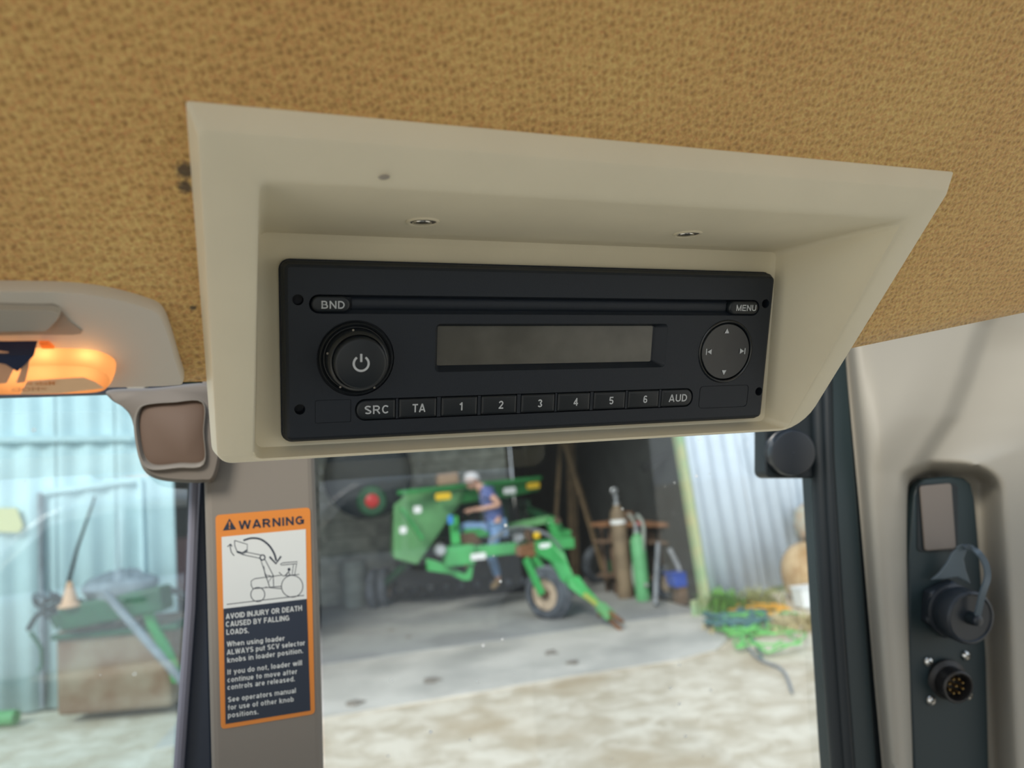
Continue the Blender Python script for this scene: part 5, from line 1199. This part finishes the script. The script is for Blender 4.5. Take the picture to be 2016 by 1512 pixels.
for y in ys:
    e_ = lerp_tab(edgeL, y); rows.append([th(e_ - 1, y, hfield(e_, y) - .03)] + [th(e_ + x, y, hfield(e_ + x, y)) for x in xs])
o = B().grid(rows).build('trim_2', BEIGE2, smooth=True, auto=80); struct(o, 'beige moulded side post trim with a deep pocket at the right', 'trim')
# black plate in the pocket
pt = thing('connector_plate', th(1870, 1500, -.026), 'black mounting plate in the pocket of the right trim', 'plate')
pl_ = [(1800, 975), (1806, 955), (1822, 943), (1870, 938), (1898, 941), (1912, 952), (1920, 985), (1930, 1100), (1943, 1300), (1948, 1512), (1952, 1720), (1806, 1720), (1800, 1512), (1790, 1300), (1790, 1100)]
tprism(pl_, -.030, -.021).build('plate_body', PLATE, pt, bevel=.0015, seg=3)
tprism([(p[0], p[1]) for p in rr(1806, 1886, 952, 1086, 9, 4)], -.0212, -.0203).build('blank_frame', RUB, pt, bevel=.0003)
bk = rq([(1812, 957), (1874, 951), (1883, 1080), (1822, 1085)], 7)
tprism(bk, -.0204, -.0185).build('switch_blank', mat('taupe_blank', (.17, .145, .125), .55), pt, bevel=.0008)['label'] = 'taupe blank cover in the plate opening'
# big capped connector
cx_ = thing('capped_connector', th(1860, 1200, -.02), 'large black round connector with strapped cap on the plate', 'connector')
ca = (CR @ V((.18, .0, 1))).normalized(); c0 = th(1856, 1195, -.021)
B().lathe(c0, ca, [(.0205, 0), (.0205, .007), (.0185, .0085)], 6, ph=.3).build('hex_nut', CAPB, cx_, bevel=.0012, seg=3)
B().lathe(c0 + ca * .006, ca, [(.0185, 0), (.0185, .003), (.0160, .004), (.0160, .012)], 40).build('threaded_collar', CAPB, cx_, smooth=True)
cp0 = c0 + ca * .013
nr = 60; cap_b = B(); x_, y_, z_ = orth(ca)
Ls = []
for h_, r0 in ((0, .0172), (.001, .0178), (.0125, .0178)):
    Ls.append([cp0 + ca * h_ + (x_ * math.cos(2 * math.pi * i / 96) + y_ * math.sin(2 * math.pi * i / 96)) * (r0 + (.0004 if i % 2 else 0)) for i in range(96)])
for h_, r0 in ((.0138, .0172), (.0140, .0160), (.0128, .0152), (.0124, .0001)):
    Ls.append([cp0 + ca * h_ + (x_ * math.cos(2 * math.pi * i / 96) + y_ * math.sin(2 * math.pi * i / 96)) * r0 for i in range(96)])
cap_b.loops(Ls, True, True); cap_b.build('knurled_cap', CAPB, cx_, smooth=True, auto=50)
sc = cp0 + ca * .0124
B().cyl(sc, sc + ca * .006, .0045, .0040, n=20).build('cap_boss', RUB, cx_, smooth=True)
B().lathe(sc + ca * .006, ca, [(.0036, 0), (.0036, .0014), (.0026, .0022), (.0008, .0024)], 20).build('cap_screw', CAPB, cx_, smooth=True)
s0 = sc + ca * .0055
dS = ca.dot(CR @ V((0, 0, 1)))
def dep(p): return -(CR.transposed() @ (p - CAM)).z
dS0, dS1 = dep(s0), dep(c0)
sp = [s0, at(1934, 1170, dS0 - .002), at(1944, 1135, dS0), at(1938, 1105, dS0 + .002), at(1920, 1083, dS0 + .008), at(1900, 1076, dS1 - .008), at(1885, 1082, dS1 - .005)]
sp = smoothpts(sp, 6, False); stb = B()
nS = (CR @ V((0, 0, 1)))
A_, Bb, C2, D2 = [], [], [], []
Lp = []
for i, p in enumerate(sp):
    d_ = (sp[min(i + 1, len(sp) - 1)] - sp[max(i - 1, 0)]).normalized(); s_ = d_.cross(nS).normalized() * .0019; n2 = s_.cross(d_).normalized() * .0009
    Lp.append([p + s_ + n2, p - s_ + n2, p - s_ - n2, p + s_ - n2])
stb.loops(Lp, True, True); stb.build('retaining_strap', STRAP, cx_, smooth=True, auto=60)
sb = [(1893, 1075), (1876, 1088), (1864, 1110), (1850, 1128), (1834, 1142), (1860, 1140), (1885, 1136), (1912, 1150), (1902, 1122), (1898, 1100), (1904, 1084)]
B().prism([at(x, y, dS1 - .006) for x, y in sb], TN * -.002).build('strap_plate', STRAP, cx_, bevel=.0006)
# pin socket and its four screws
ps = thing('pin_socket', th(1870, 1340, -.02), 'small black round socket with brass pins below the capped connector', 'connector')
a0 = th(1862, 1338, -.021); ap = (CR @ V((.12, -.04, 1))).normalized()
B().lathe(a0, ap, [(.0145, 0), (.0145, .002), (.0120, .003), (.0112, .0035), (.0112, .0125), (.0104, .0132), (.0094, .0130), (.0090, .004), (.0001, .004)], 44).build('socket_shell', mat('socket_black', (.018, .017, .017), .4), ps, smooth=True, auto=45)
px_, py_, pz_ = orth(ap)
pins = [(0, 0)] + [(.0052 * math.cos(rad(a)), .0052 * math.sin(rad(a))) for a in range(20, 380, 45)]
for u, v_ in pins: 
    q = a0 + ap * .004 + px_ * u + py_ * v_; B().lathe(q, ap, [(.0008, 0), (.0008, .0062), (.0004, .007)], 10).build('pin', BRASS, ps, smooth=True)
for k, (x, y) in enumerate([(1826, 1302), (1900, 1290), (1831, 1378), (1904, 1368)]):
    c = th(x, y, -.021)
    sct = thing('plate_screw', c, ['bright domed screw at the upper left of the pin socket', 'bright domed screw at the upper right of the pin socket', 'bright domed screw at the lower left of the pin socket', 'bright domed screw at the lower right of the pin socket'][k], 'screw', 'screws round the pin socket')
    B().lathe(c, TN, [(.0036, 0), (.0036, .0008), (.0031, .002), (.0018, .0028), (.0001, .003)], 24).build('head', CHROME, sct, smooth=True, auto=50)
    B().box(c + TN * .0029, (.0030, .0006, .0004), TH, UZ, TN).build('slot', HOLE, sct); B().box(c + TN * .0029, (.0006, .0030, .0004), TH, UZ, TN).build('slot', HOLE, sct)

# ---- window panes
def pane(name, pts, p0, n_, m_, label):
    o_ = B().prism([hit(x, y, p0, n_) for x, y in pts], -n_ * .0002).build(name, m_); 
    return struct(o_, label, 'window')
pane('window_1', [(625, 820), (1622, 820), (1660, 1720), (645, 1720)], TP - TN * .03, TN, GLASS1, 'dusty rear window pane between the pillar and the dark frame')
pane('window_2', [(-420, 770), (396, 770), (392, 1000), (372, 1300), (345, 1720), (-420, 1720)], PW, NW, GLASS2, 'hazy reflecting side window pane left of the pillar')
